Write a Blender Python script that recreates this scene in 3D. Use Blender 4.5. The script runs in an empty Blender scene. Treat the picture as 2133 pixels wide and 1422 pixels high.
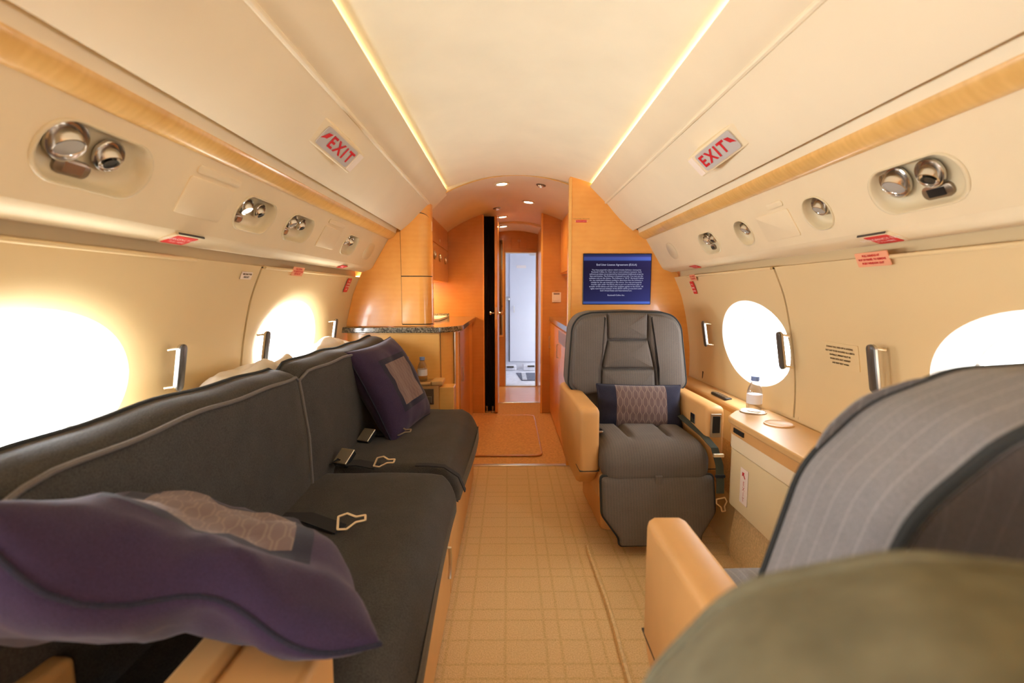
import bpy, bmesh, math, random
from mathutils import Vector, Matrix, noise as mnoise
random.seed(7)
PI = math.pi
scene = bpy.context.scene
COL = scene.collection

# ------------------------------------------------------------------ camera, sky, exposure
cam_data = bpy.data.cameras.new('camera')
cam_data.sensor_width = 36.0
cam_data.lens = 1000.0 * 36.0 / 2133.0
cam_data.clip_start = 0.01
cam_data.dof.use_dof = True
cam_data.dof.focus_distance = 2.3
cam_data.dof.aperture_fstop = 2.8
cam = bpy.data.objects.new('camera', cam_data)
COL.objects.link(cam)
cam.location = (0, 0, 1.10)
cam.rotation_euler = (math.radians(90 - 5.654), 0, math.radians(-0.37))
scene.camera = cam

world = bpy.data.worlds.new('sky')
scene.world = world
world.use_nodes = True
wbg = world.node_tree.nodes['Background']
wbg.inputs[0].default_value = (0.93, 0.96, 1.0, 1)
# hazy daylight, brighter towards the sun side of the aircraft (the sofa side)
wnt = world.node_tree
wtc = wnt.nodes.new('ShaderNodeTexCoord'); wsp = wnt.nodes.new('ShaderNodeSeparateXYZ'); wma = wnt.nodes.new('ShaderNodeMath')
wma.operation = 'MULTIPLY_ADD'; wma.inputs[1].default_value = -20.0; wma.inputs[2].default_value = 30.0
wnt.links.new(wtc.outputs['Generated'], wsp.inputs[0]); wnt.links.new(wsp.outputs[0], wma.inputs[0]); wnt.links.new(wma.outputs[0], wbg.inputs[1])

scene.view_settings.view_transform = 'Standard'
scene.view_settings.look = 'None'
scene.view_settings.gamma = 1.0
scene.view_settings.use_curve_mapping = False
scene.view_settings.exposure = -0.17
scene.cycles.max_bounces = 10
scene.cycles.diffuse_bounces = 6
scene.cycles.caustics_reflective = False
scene.cycles.caustics_refractive = False
scene.cycles.sample_clamp_indirect = 8.0

CX = 0.05            # cabin centre line
COVE = 165.0          # strength of the ceiling cove strips
WASH_L, WASH_R = 520.0, 45.0
WARM = (1.0, 0.70, 0.34, 1)

def portal(loc, rot, sx, sy):
    l = bpy.data.lights.new('window_portal', 'AREA')
    l.shape = 'RECTANGLE'; l.size = sx; l.size_y = sy
    l.cycles.is_portal = True
    o = bpy.data.objects.new('window_portal', l); COL.objects.link(o)
    o.location = loc; o.rotation_euler = rot
    return o

# ------------------------------------------------------------------ mesh helpers
class MB:
    def __init__(s): s.v = []; s.f = []; s.uv = []
    def add(s, vs, fs, uv=None):
        b = len(s.v)
        s.v += [tuple(p) for p in vs]
        s.f += [tuple(b + i for i in f) for f in fs]
        s.uv += list(uv) if uv else [(p[0], p[2]) for p in vs]
        return s
    def box(s, x0, x1, y0, y1, z0, z1):
        vs = [(x, y, z) for z in (z0, z1) for y in (y0, y1) for x in (x0, x1)]
        return s.add(vs, [(0,2,3,1),(4,5,7,6),(0,1,5,4),(2,6,7,3),(0,4,6,2),(1,3,7,5)])
    def loft(s, rings, cap0=True, cap1=True, closed=True, uvs=None):
        n = len(rings[0]); vs = [p for r in rings for p in r]; fs = []
        for k in range(len(rings) - 1):
            for i in range(n if closed else n - 1):
                j = (i + 1) % n
                fs.append((k*n+i, k*n+j, (k+1)*n+j, (k+1)*n+i))
        if cap0: fs.append(tuple(reversed(range(n))))
        if cap1: fs.append(tuple(range((len(rings)-1)*n, len(rings)*n)))
        return s.add(vs, fs, uvs)
    def prism(s, poly, axis, a0, a1):
        def P(p, a):
            if axis == 'y': return (p[0], a, p[1])
            if axis == 'x': return (a, p[0], p[1])
            return (p[0], p[1], a)
        return s.loft([[P(p, a0) for p in poly], [P(p, a1) for p in poly]])
    def grid(s, nu, nv, fn, uvfn=None):
        vs, uv = [], []
        for j in range(nv + 1):
            for i in range(nu + 1):
                vs.append(fn(i / nu, j / nv))
                uv.append(uvfn(i / nu, j / nv) if uvfn else (i / nu, j / nv))
        fs = [(j*(nu+1)+i, j*(nu+1)+i+1, (j+1)*(nu+1)+i+1, (j+1)*(nu+1)+i) for j in range(nv) for i in range(nu)]
        return s.add(vs, fs, uv)
    def tube(s, path, r, n=8, closed=False, flat=None):
        pts = [Vector(p) for p in path]; m = len(pts); rings = []
        prev = None
        for i, p in enumerate(pts):
            a = pts[(i-1) % m] if (closed or i > 0) else p
            b = pts[(i+1) % m] if (closed or i < m-1) else p
            t = (b - a).normalized()
            if prev is None:
                up = Vector((0,0,1)) if abs(t.z) < .9 else Vector((1,0,0))
                x = t.cross(up).normalized()
            else:
                x = (prev - t * prev.dot(t))
                x = x.normalized() if x.length > 1e-6 else t.orthogonal().normalized()
            prev = x; y = t.cross(x)
            rings.append([p + (x*math.cos(q) + y*math.sin(q)) * r for q in [2*PI*k/n for k in range(n)]])
        if closed: rings.append(rings[0]); return s.loft(rings, False, False)
        return s.loft(rings)
    def ribbon(s, path, w, side, t=0.002):
        pts = [Vector(p) for p in path]; m = len(pts); rings = []
        for i, p in enumerate(pts):
            d = (pts[min(i+1, m-1)] - pts[max(i-1, 0)]).normalized()
            sd = Vector(side[i] if isinstance(side, list) else side)
            sd = (sd - d * sd.dot(d)).normalized(); nn = d.cross(sd)
            rings.append([p + sd*w/2 + nn*t/2, p - sd*w/2 + nn*t/2, p - sd*w/2 - nn*t/2, p + sd*w/2 - nn*t/2])
        return s.loft(rings)
    def lathe(s, prof, M=None, n=24):
        M = M or Matrix()
        rings = [[M @ Vector((max(r,1e-5)*math.cos(2*PI*k/n), max(r,1e-5)*math.sin(2*PI*k/n), z)) for k in range(n)] for r, z in prof]
        return s.loft(rings, prof[0][0] > 1e-4, prof[-1][0] > 1e-4)
    def xf(s, M):
        s.v = [tuple(M @ Vector(p)) for p in s.v]; return s

def frame(P, n, up=(0, 0, 1)):
    z = Vector(n).normalized(); u = Vector(up)
    if abs(z.dot(u.normalized())) > .98: u = Vector((0, 1, 0))
    x = u.cross(z).normalized(); y = z.cross(x)
    M = Matrix((x, y, z)).transposed().to_4x4(); M.translation = Vector(P)
    return M

def rot_loc(loc, rz=0, rx=0, ry=0):
    return Matrix.Translation(loc) @ Matrix.Rotation(rz, 4, 'Z') @ Matrix.Rotation(ry, 4, 'Y') @ Matrix.Rotation(rx, 4, 'X')

OFF = {}
def tag(o, label=None, cat=None, group=None, kind=None):
    if label: o['label'] = label
    if cat: o['category'] = cat
    if group: o['group'] = group
    if kind: o['kind'] = kind
    return o
def thing(name, label, cat, loc=(0,0,0), rz=0, group=None):
    o = bpy.data.objects.new(name, None); COL.objects.link(o)
    o.empty_display_size = .05
    o.location = loc; o.rotation_euler = (0, 0, rz)
    OFF[o.name] = Vector(loc) if rz == 0 else Vector((0,0,0))
    return tag(o, label, cat, group)
def struct_root(name, loc=(0,0,0)):
    o = bpy.data.objects.new(name, None); COL.objects.link(o); o.location = loc
    OFF[o.name] = Vector(loc); o['kind'] = 'structure'
    return o
def part(name, mb, mat, parent=None, bevel=0, seg=2, angle=38, sub=0, label=None, kind=None, flat=False):
    off = OFF.get(parent.name, Vector((0,0,0))) if parent else Vector((0,0,0))
    me = bpy.data.meshes.new(name)
    me.from_pydata([tuple(Vector(p) - off) for p in mb.v], [], mb.f)
    uvl = me.uv_layers.new(name='UVMap')
    for l in me.loops: uvl.data[l.index].uv = mb.uv[l.vertex_index]
    bm = bmesh.new(); bm.from_mesh(me)
    bmesh.ops.recalc_face_normals(bm, faces=bm.faces)
    bm.to_mesh(me); bm.free()
    me.materials.append(mat)
    if not flat:
        for p in me.polygons: p.use_smooth = True
        if not bevel and not sub: me.set_sharp_from_angle(angle=math.radians(angle))
    o = bpy.data.objects.new(name, me); COL.objects.link(o)
    if parent: o.parent = parent
    OFF[o.name] = off
    if bevel:
        b = o.modifiers.new('edge', 'BEVEL'); b.width = bevel; b.segments = seg; b.limit_method = 'ANGLE'; b.angle_limit = math.radians(40)
        b.harden_normals = True
    if sub:
        b = o.modifiers.new('smooth', 'SUBSURF'); b.levels = sub; b.render_levels = sub
    if label: o['label'] = label
    if kind: o['kind'] = kind
    return o
def struct(name, mb, mat, **k):
    o = part(name, mb, mat, None, **k); o['kind'] = 'structure'; return o
def text(body, size, mat, M, parent=None, name='lettering', space=1.0, sx=1.0, line=1.0, bold=0.0):
    c = bpy.data.curves.new(name, 'FONT'); c.body = body; c.size = size
    c.align_x = 'CENTER'; c.align_y = 'CENTER'; c.space_character = space; c.space_line = line; c.resolution_u = 2
    c.materials.append(mat)
    c.offset = bold
    tmp = bpy.data.objects.new('tmp', c); me = bpy.data.meshes.new_from_object(tmp); me.name = name
    bpy.data.objects.remove(tmp); bpy.data.curves.remove(c)
    if not me.materials: me.materials.append(mat)
    o = bpy.data.objects.new(name, me); COL.objects.link(o)
    off = OFF.get(parent.name, Vector((0,0,0))) if parent else Vector((0,0,0))
    if parent: o.parent = parent
    o.matrix_basis = Matrix.Translation(-off) @ M @ Matrix.Diagonal((sx, 1, 1, 1))
    return o
def dup(root, loc, rz=None, label=None):
    def cp(o, par):
        c = o.copy(); COL.objects.link(c)
        if par: c.parent = par
        for ch in o.children: cp(ch, c)
        return c
    r = cp(root, None); r.location = loc
    if rz is not None: r.rotation_euler = (0, 0, rz)
    if label: r['label'] = label
    return r

def rrect(x0, x1, y0, y1, r, n=6):
    out = []
    for cx, cy, a in ((x1-r, y1-r, 0), (x0+r, y1-r, 90), (x0+r, y0+r, 180), (x1-r, y0+r, 270)):
        for k in range(n + 1):
            q = math.radians(a + 90*k/n); out.append((cx + r*math.cos(q), cy + r*math.sin(q)))
    return out
def fillet(poly, radii, n=6):
    out = []; m = len(poly)
    for i, p in enumerate(poly):
        r = radii[i] if isinstance(radii, (list, tuple)) else radii
        p = Vector(p); a = Vector(poly[i-1]) - p; b = Vector(poly[(i+1) % m]) - p
        if r <= 0: out.append(tuple(p)); continue
        la, lb = a.length, b.length; a.normalize(); b.normalize()
        ang = math.acos(max(-1, min(1, a.dot(b)))); d = min(r / math.tan(ang/2), .49*la, .49*lb)
        s, e = p + a*d, p + b*d
        for k in range(n + 1):
            t = k/n; q = (1-t)**2*s + 2*t*(1-t)*p + t*t*e
            out.append(tuple(q))
    return out
def inset(poly, d):
    m = len(poly); out = []
    area = sum(poly[i][0]*poly[(i+1)%m][1] - poly[(i+1)%m][0]*poly[i][1] for i in range(m))
    sg = 1 if area > 0 else -1
    for i in range(m):
        p = Vector(poly[i]); e0 = p - Vector(poly[i-1]); e1 = Vector(poly[(i+1)%m]) - p
        e0 = e0.normalized() if e0.length > 1e-9 else e1.normalized(); e1 = e1.normalized() if e1.length > 1e-9 else e0
        n0 = Vector((-e0.y, e0.x))*sg; n1 = Vector((-e1.y, e1.x))*sg
        b = n0 + n1; L = b.length
        b = b/L if L > 1e-6 else n0
        k = d / max(.35, b.dot(n0))
        out.append(tuple(p + b*k))
    return out
def puff(mb, poly, mapf, t, edge=.012, base=0.0, dome=0.0, uvd=0.0):
    """padded panel: polygon in (a,b), mapf(a,b,depth)->xyz"""
    rings = [(0, base), (0, base + t*.35), (edge*.3, base + t*.72), (edge*.75, base + t*.94), (edge*1.5, base + t)]
    cx = (min(p[0] for p in poly)+max(p[0] for p in poly))/2; cy = (min(p[1] for p in poly)+max(p[1] for p in poly))/2
    R, U = [], []
    for d, h in rings:
        q = inset(poly, d) if d else poly
        R.append([mapf(a, b, h) for a, b in q]); U += [(a + uvd, b) for a, b in q]
    q0 = inset(poly, edge*1.5)
    if dome:
        for k in (.8, .6, .4, .2, .02):
            q = [(cx + (a-cx)*k, cy + (b-cy)*k) for a, b in q0]
            R.append([mapf(a, b, base + t + dome*(1-k*k)) for a, b in q]); U += [(a + uvd, b) for a, b in q]
    return mb.loft(R, True, True, True, U)
def rbox(x0, x1, y0, y1, z0, z1, r, n=8, top=0.0, fn=None):
    """rounded soft box with a bulging top"""
    mb = MB(); idx = {}
    cx, cy, cz = (x0+x1)/2, (y0+y1)/2, (z0+z1)/2; hx, hy, hz = (x1-x0)/2, (y1-y0)/2, (z1-z0)/2
    def seq(h):
        m = max(h - r, 0); inner = [-m + 2*m*i/n for i in range(n+1)] if m > 0 else [0]
        c = [r*math.tan(q*PI/16) for q in (1, 2, 3, 4)]
        return [-m - e for e in reversed(c)] + inner + [m + e for e in c]
    sx, sy, sz = seq(hx), seq(hy), seq(hz)
    def P(p):
        q = Vector((max(-hx+r, min(hx-r, p[0])), max(-hy+r, min(hy-r, p[1])), max(-hz+r, min(hz-r, p[2]))))
        d = Vector(p) - q
        o = q + (d.normalized()*r if d.length > 1e-9 else d)
        if top and o.z > 0: o.z += top*max(0, 1-(o.x/hx)**2)**.5*max(0, 1-(o.y/hy)**2)**.5 * (o.z/hz)
        o = Vector((o.x+cx, o.y+cy, o.z+cz))
        return fn(o) if fn else o
    def face(A, B, mk):
        na, nb = len(A)-1, len(B)-1
        mb.grid(na, nb, lambda u, v: P(mk(A[round(u*na)], B[round(v*nb)])), None)
    E = 1.0
    face(sx, sy, lambda a, b: (a, b, hz)); face(sx, sy, lambda a, b: (a, b, -hz))
    face(sx, sz, lambda a, b: (a, hy, b)); face(sx, sz, lambda a, b: (a, -hy, b))
    face(sy, sz, lambda a, b: (hx, a, b)); face(sy, sz, lambda a, b: (-hx, a, b))
    # weld
    seen = {}; remap = []; nv = []; nuv = []
    for i, p in enumerate(mb.v):
        k = (round(p[0], 4), round(p[1], 4), round(p[2], 4))
        if k not in seen: seen[k] = len(nv); nv.append(p); nuv.append((p[0], p[2]))
        remap.append(seen[k])
    fs = []
    for f in mb.f:
        g = []
        for i in f:
            if remap[i] not in g: g.append(remap[i])
        if len(g) > 2: fs.append(tuple(g))
    mb.v, mb.f, mb.uv = nv, fs, nuv
    return mb

def hole_patch(mb, fmap, rect, hole, c, rad=4):
    """rectangle in (a,b) with a hole outline, as a ring of quads"""
    a0, a1, b0, b1 = rect; outer = []
    for a, b in hole:
        da, db = a - c[0], b - c[1]; ts = []
        if da > 1e-9: ts.append((a1-c[0])/da)
        if da < -1e-9: ts.append((a0-c[0])/da)
        if db > 1e-9: ts.append((b1-c[1])/db)
        if db < -1e-9: ts.append((b0-c[1])/db)
        t = min(ts); outer.append([c[0]+da*t, c[1]+db*t])
    for q in ((a0,b0),(a1,b0),(a1,b1),(a0,b1)):
        i = min(range(len(outer)), key=lambda k: (outer[k][0]-q[0])**2 + (outer[k][1]-q[1])**2); outer[i] = list(q)
    rings = []
    for k in range(rad + 1):
        t = (k/rad)**1.6
        rings.append([fmap(h[0]*(1-t)+o[0]*t, h[1]*(1-t)+o[1]*t) for h, o in zip(hole, outer)])
    mb.loft(rings, False, False)
    return outer
def ellipse(cx, cy, a, b, n=64): return [(cx + a*math.cos(2*PI*k/n), cy + b*math.sin(2*PI*k/n)) for k in range(n)]

# ------------------------------------------------------------------ materials
def mat(name, col=(.5,.5,.5), rough=.5, metal=0, spec=.5, emit=None, es=0, coat=0, trans=0, alpha=1, sheen=0, ior=1.5):
    m = bpy.data.materials.new(name); m.use_nodes = True
    b = m.node_tree.nodes['Principled BSDF']
    b.inputs['Base Color'].default_value = (*col, 1); b.inputs['Roughness'].default_value = rough
    b.inputs['Metallic'].default_value = metal; b.inputs['Specular IOR Level'].default_value = spec
    b.inputs['Coat Weight'].default_value = coat; b.inputs['Coat Roughness'].default_value = .08
    b.inputs['Transmission Weight'].default_value = trans; b.inputs['IOR'].default_value = ior
    b.inputs['Sheen Weight'].default_value = sheen
    if emit: b.inputs['Emission Color'].default_value = (*emit, 1); b.inputs['Emission Strength'].default_value = es
    return m
def N(m, t, **k):
    n = m.node_tree.nodes.new(t)
    for a, b in k.items():
        if a.startswith('i_'):
            key = a[2:]; key = int(key) if key.isdigit() else key.replace('_', ' ')
            n.inputs[key].default_value = b
        else: setattr(n, a, b)
    return n
def L(m, a, b): m.node_tree.links.new(a, b)
def bsdf(m): return m.node_tree.nodes['Principled BSDF']
def ramp(m, stops, interp='LINEAR'):
    r = N(m, 'ShaderNodeValToRGB'); cr = r.color_ramp; cr.interpolation = interp
    while len(cr.elements) > 1: cr.elements.remove(cr.elements[-1])
    cr.elements[0].position = stops[0][0]; cr.elements[0].color = stops[0][1] if len(stops[0][1]) == 4 else (*stops[0][1], 1)
    for p, c in stops[1:]:
        e = cr.elements.new(p); e.color = c if len(c) == 4 else (*c, 1)
    return r
def bump(m, src, strength=.2, dist=.002):
    b = N(m, 'ShaderNodeBump', i_Strength=strength, i_Distance=dist)
    L(m, src, b.inputs['Height']); L(m, b.outputs[0], bsdf(m).inputs['Normal']); return b
def noise(m, scale, detail=3, vec=None, scl=(1,1,1), coord='Object'):
    tc = N(m, 'ShaderNodeTexCoord'); mp = N(m, 'ShaderNodeMapping'); mp.inputs['Scale'].default_value = scl
    L(m, tc.outputs[coord], mp.inputs[0]); n = N(m, 'ShaderNodeTexNoise', i_Scale=scale, i_Detail=detail)
    L(m, mp.outputs[0], n.inputs['Vector']); return n
def wood(name, c0, c1, rough=.28, scl=(1, 1, 1), fine=9, coat=.35, ripple=60, axis='Z'):
    m = mat(name, c0, rough, coat=coat)
    n1 = noise(m, 2.2, 4, scl=scl); n2 = noise(m, fine, 3, scl=scl)
    tc = N(m, 'ShaderNodeTexCoord'); wv = N(m, 'ShaderNodeTexWave', wave_type='BANDS', bands_direction=axis, i_Scale=ripple/6.3, i_Distortion=4.0, i_Detail=2.0, i_Detail_Scale=1.2)
    L(m, tc.outputs['Object'], wv.inputs['Vector'])
    a = N(m, 'ShaderNodeMath', operation='MULTIPLY', i_1=.5); L(m, n2.outputs[0], a.inputs[0])
    b = N(m, 'ShaderNodeMath', operation='MULTIPLY_ADD', i_1=.45); L(m, n1.outputs[0], b.inputs[0]); L(m, a.outputs[0], b.inputs[2])
    c = N(m, 'ShaderNodeMath', operation='MULTIPLY_ADD', i_1=.06); L(m, wv.outputs[1], c.inputs[0]); L(m, b.outputs[0], c.inputs[2])
    r = ramp(m, [(.28, c0), (.75, c1)]); L(m, c.outputs[0], r.inputs[0]); L(m, r.outputs[0], bsdf(m).inputs['Base Color'])
    return m
def fabric(name, col, vary=.25, sc=420, bumpv=.35, stripe=None, rough=.95, sheen=.05):
    m = mat(name, col, rough, spec=.15, sheen=sheen)
    n = noise(m, sc, 2); n2 = noise(m, 14, 3)
    r = ramp(m, [(.3, tuple(c*(1-vary) for c in col)), (.72, tuple(c*(1+vary) for c in col))])
    mx = N(m, 'ShaderNodeMath', operation='MULTIPLY_ADD', i_1=.25); L(m, n2.outputs[0], mx.inputs[0])
    mm = N(m, 'ShaderNodeMath', operation='MULTIPLY', i_1=.75); L(m, n.outputs[0], mm.inputs[0]); L(m, mm.outputs[0], mx.inputs[2])
    L(m, mx.outputs[0], r.inputs[0]); out = r.outputs[0]
    if stripe:
        period, width, scol, fac = stripe
        tc = N(m, 'ShaderNodeTexCoord'); sp = N(m, 'ShaderNodeSeparateXYZ'); L(m, tc.outputs['UV'], sp.inputs[0])
        d = N(m, 'ShaderNodeMath', operation='DIVIDE', i_1=period); L(m, sp.outputs[0], d.inputs[0])
        f = N(m, 'ShaderNodeMath', operation='FRACT'); L(m, d.outputs[0], f.inputs[0])
        lt = N(m, 'ShaderNodeMath', operation='LESS_THAN', i_1=width); L(m, f.outputs[0], lt.inputs[0])
        k = N(m, 'ShaderNodeMath', operation='MULTIPLY', i_1=fac); L(m, lt.outputs[0], k.inputs[0])
        mix = N(m, 'ShaderNodeMix', data_type='RGBA'); L(m, k.outputs[0], mix.inputs[0]); L(m, out, mix.inputs[6]); mix.inputs[7].default_value = (*scol, 1)
        out = mix.outputs[2]
    L(m, out, bsdf(m).inputs['Base Color'])
    bump(m, n.outputs[0], bumpv, .0015)
    return m
def emitter(name, col, s):
    m = bpy.data.materials.new(name); m.use_nodes = True; nt = m.node_tree
    nt.nodes.remove(nt.nodes['Principled BSDF']); e = nt.nodes.new('ShaderNodeEmission')
    e.inputs[0].default_value = col; e.inputs[1].default_value = s
    nt.links.new(e.outputs[0], nt.nodes['Material Output'].inputs[0]); return m
def soft(name, col, vary=.05, sc=3, rough=.8, bsc=300, bs=.08, spec=.3):
    m = mat(name, col, rough, spec=spec); n = noise(m, sc, 4)
    r = ramp(m, [(.3, tuple(c*(1-vary) for c in col)), (.7, tuple(min(1, c*(1+vary)) for c in col))]); L(m, n.outputs[0], r.inputs[0]); L(m, r.outputs[0], bsdf(m).inputs['Base Color'])
    nb = noise(m, bsc, 2); bump(m, nb.outputs[0], bs, .001); return m

M_wall = soft('cream_wall', (.72, .55, .295), .02, 2, .55)
M_psu = soft('cream_leather_panel', (.78, .64, .41), .03, 6, .65, 500, .12)
M_dome = soft('cream_suede_ceiling', (.89, .81, .60), .03, 5, .9, 200, .1)
M_side = soft('cream_side_panel', (.81, .69, .48), .03, 4, .8)
M_vault = soft('vestibule_ceiling', (.74, .62, .44), .03, 4, .6)
M_ivory = soft('ivory_plastic', (.68, .57, .36), .02, 2, .38, 300, .02)
M_white = mat('white_reveal', (.88, .86, .80), .45)
M_wood = wood('figured_maple', (.78, .32, .055), (.90, .44, .105))
M_wood2 = wood('light_maple', (.80, .42, .10), (.90, .52, .16), ripple=80)
M_wood3 = wood('red_maple', (.50, .20, .045), (.62, .28, .07))
M_trimw = wood('trim_maple', (.60, .33, .085), (.80, .50, .17), rough=.35, fine=14, axis='Y', ripple=120, scl=(1, 3, 1))
M_tan = soft('tan_leather', (.64, .35, .125), .05, 8, .48, 260, .18, .4)
M_tan2 = soft('pale_tan_leather', (.64, .39, .16), .05, 8, .45, 260, .15, .4)
M_creamp = soft('cream_cabinet', (.78, .65, .40), .02, 3, .5)
M_sofa = fabric('charcoal_sofa_fabric', (.052, .049, .045), .4, 300, .6, sheen=0.22, rough=.75)
bsdf(M_sofa).inputs['Specular IOR Level'].default_value = .2; bsdf(M_sofa).inputs['Sheen Roughness'].default_value = .22
M_pipe = fabric('sofa_piping', (.15, .135, .125), .2, 600)
M_pin = fabric('grey_pinstripe_fabric', (.205, .192, .188), .25, 520, .3, stripe=(.024, .09, (.36, .34, .32), .38))
M_pin1 = fabric('brown_grey_herringbone_fabric', (.130, .112, .100), .22, 520, .3, stripe=(.012, .12, (.21, .165, .135), .5))
M_pinrear = fabric('dark_grey_rear_fabric', (.080, .066, .058), .25, 520, .3, stripe=(.024, .08, (.12, .10, .09), .4))
M_chairpipe = fabric('dark_chair_piping', (.035, .037, .036), .2, 600)
M_olive = fabric('warm_lit_olive_fabric', (.155, .140, .088), .2, 40, .2, sheen=0)  # olive tone of the warm ceiling light put into the fabric colour
M_purple = fabric('purple_linen', (.038, .024, .058), .25, 380, .4, sheen=.15)
M_navy = fabric('navy_linen', (.022, .022, .040), .25, 380, .4, sheen=.1)
M_strap = fabric('dark_belt_webbing', (.026, .027, .030), .2, 700, .3)
M_strap2 = fabric('green_grey_belt_webbing', (.060, .070, .056), .2, 700, .3)
M_linen = soft('white_linen', (.80, .74, .64), .05, 12, .9, 200, .15)
M_chrome = mat('polished_chrome', (.70, .66, .60), .2, 1)
M_nickel = mat('brushed_nickel', (.62, .56, .46), .3, 1)
M_bronze = mat('bronze_plate', (.30, .23, .16), .35, .8)
M_gold = mat('pale_gold_metal', (.92, .80, .60), .38, 1)
M_black = mat('black_plastic', (.012, .012, .012), .35)
M_dark = mat('shadow_gap_dark', (.05, .035, .022), .8)
M_darkp = mat('dark_handle_face', (.07, .06, .05), .3)
M_lens = mat('frosted_lens', (.42, .40, .36), .35)
M_red = mat('red_placard', (.66, .02, .02), .5)
M_redtxt = mat('red_lettering', (.55, .01, .015), .5)
M_orange = mat('orange_placard', (.80, .36, .20), .6)
M_whitetxt = mat('white_lettering', (.90, .80, .75), .6)
M_darktxt = mat('dark_lettering', (.10, .06, .02), .6)
M_signface = mat('exit_sign_face', (.50, .46, .42), .4)
M_label = mat('pale_label', (.82, .70, .58), .6)
M_blue = soft('blue_white_liner', (.74, .755, .82), .02, 3, .5)
M_bfloor = soft('grey_white_floor', (.70, .71, .76), .1, 20, .8)
M_matgrey = soft('grey_mat', (.13, .14, .18), .2, 40, .9)
M_pleat = mat('gap_dark_brown_pleats', (.030, .015, .007), .6)  # brown pleats, with the darkness of the unlit gap put into the colour
M_mirror = mat('mirror_glass', (.25, .22, .18), .04, 1)
M_cap = mat('blue_bottle_cap', (.20, .30, .62), .4)
M_btlabel = mat('bottle_label', (.80, .78, .82), .5)
M_cove = emitter('cove_light', (1.0, .80, .46, 1), COVE)
M_washL = emitter('wash_light_on', (1.0, .88, .68, 1), WASH_L)
M_washR = emitter('wash_light_dim', (1.0, .72, .36, 1), WASH_R)
M_bulb = emitter('downlight_glow', (1.0, .82, .58, 1), 14)
M_readon = emitter('reading_lamp_on', (1.0, .92, .80, 1), 12)
M_niche = emitter('niche_strip_glow', (1.0, .72, .30, 1), 45)

# glass panes
M_glass = bpy.data.materials.new('window_pane'); M_glass.use_nodes = True
nt = M_glass.node_tree; nt.nodes.remove(nt.nodes['Principled BSDF'])
g1 = nt.nodes.new('ShaderNodeBsdfTransparent'); g2 = nt.nodes.new('ShaderNodeBsdfGlossy'); g2.inputs['Roughness'].default_value = .02
mx = nt.nodes.new('ShaderNodeMixShader'); mx.inputs[0].default_value = .06
nt.links.new(g1.outputs[0], mx.inputs[1]); nt.links.new(g2.outputs[0], mx.inputs[2]); nt.links.new(mx.outputs[0], nt.nodes['Material Output'].inputs[0])
M_pet = bpy.data.materials.new('clear_bottle'); M_pet.use_nodes = True
nt = M_pet.node_tree; nt.nodes.remove(nt.nodes['Principled BSDF'])
g1 = nt.nodes.new('ShaderNodeBsdfTransparent'); g1.inputs[0].default_value = (.80, .78, .76, 1); g2 = nt.nodes.new('ShaderNodeBsdfGlossy'); g2.inputs['Roughness'].default_value = .05
lw = nt.nodes.new('ShaderNodeLayerWeight'); lw.inputs[0].default_value = .35; mx = nt.nodes.new('ShaderNodeMixShader')
nt.links.new(lw.outputs[1], mx.inputs[0]); nt.links.new(g1.outputs[0], mx.inputs[1]); nt.links.new(g2.outputs[0], mx.inputs[2]); nt.links.new(mx.outputs[0], nt.nodes['Material Output'].inputs[0])

def granite():
    m = mat('green_granite', (.1,.09,.07), .12, coat=.5)
    tc = N(m, 'ShaderNodeTexCoord'); v = N(m, 'ShaderNodeTexVoronoi', i_Scale=130.0); L(m, tc.outputs['Object'], v.inputs['Vector'])
    n = noise(m, 60, 4)
    a = N(m, 'ShaderNodeMath', operation='MULTIPLY_ADD', i_1=.6); L(m, v.outputs[1], a.inputs[0])
    b = N(m, 'ShaderNodeMath', operation='MULTIPLY', i_1=.5); L(m, n.outputs[0], b.inputs[0]); L(m, b.outputs[0], a.inputs[2])
    r = ramp(m, [(.25, (.02,.02,.015)), (.5, (.10,.085,.06)), (.72, (.30,.26,.18)), (.9, (.05,.045,.035))]); L(m, a.outputs[0], r.inputs[0])
    L(m, r.outputs[0], bsdf(m).inputs['Base Color']); return m
M_granite = granite()

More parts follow.
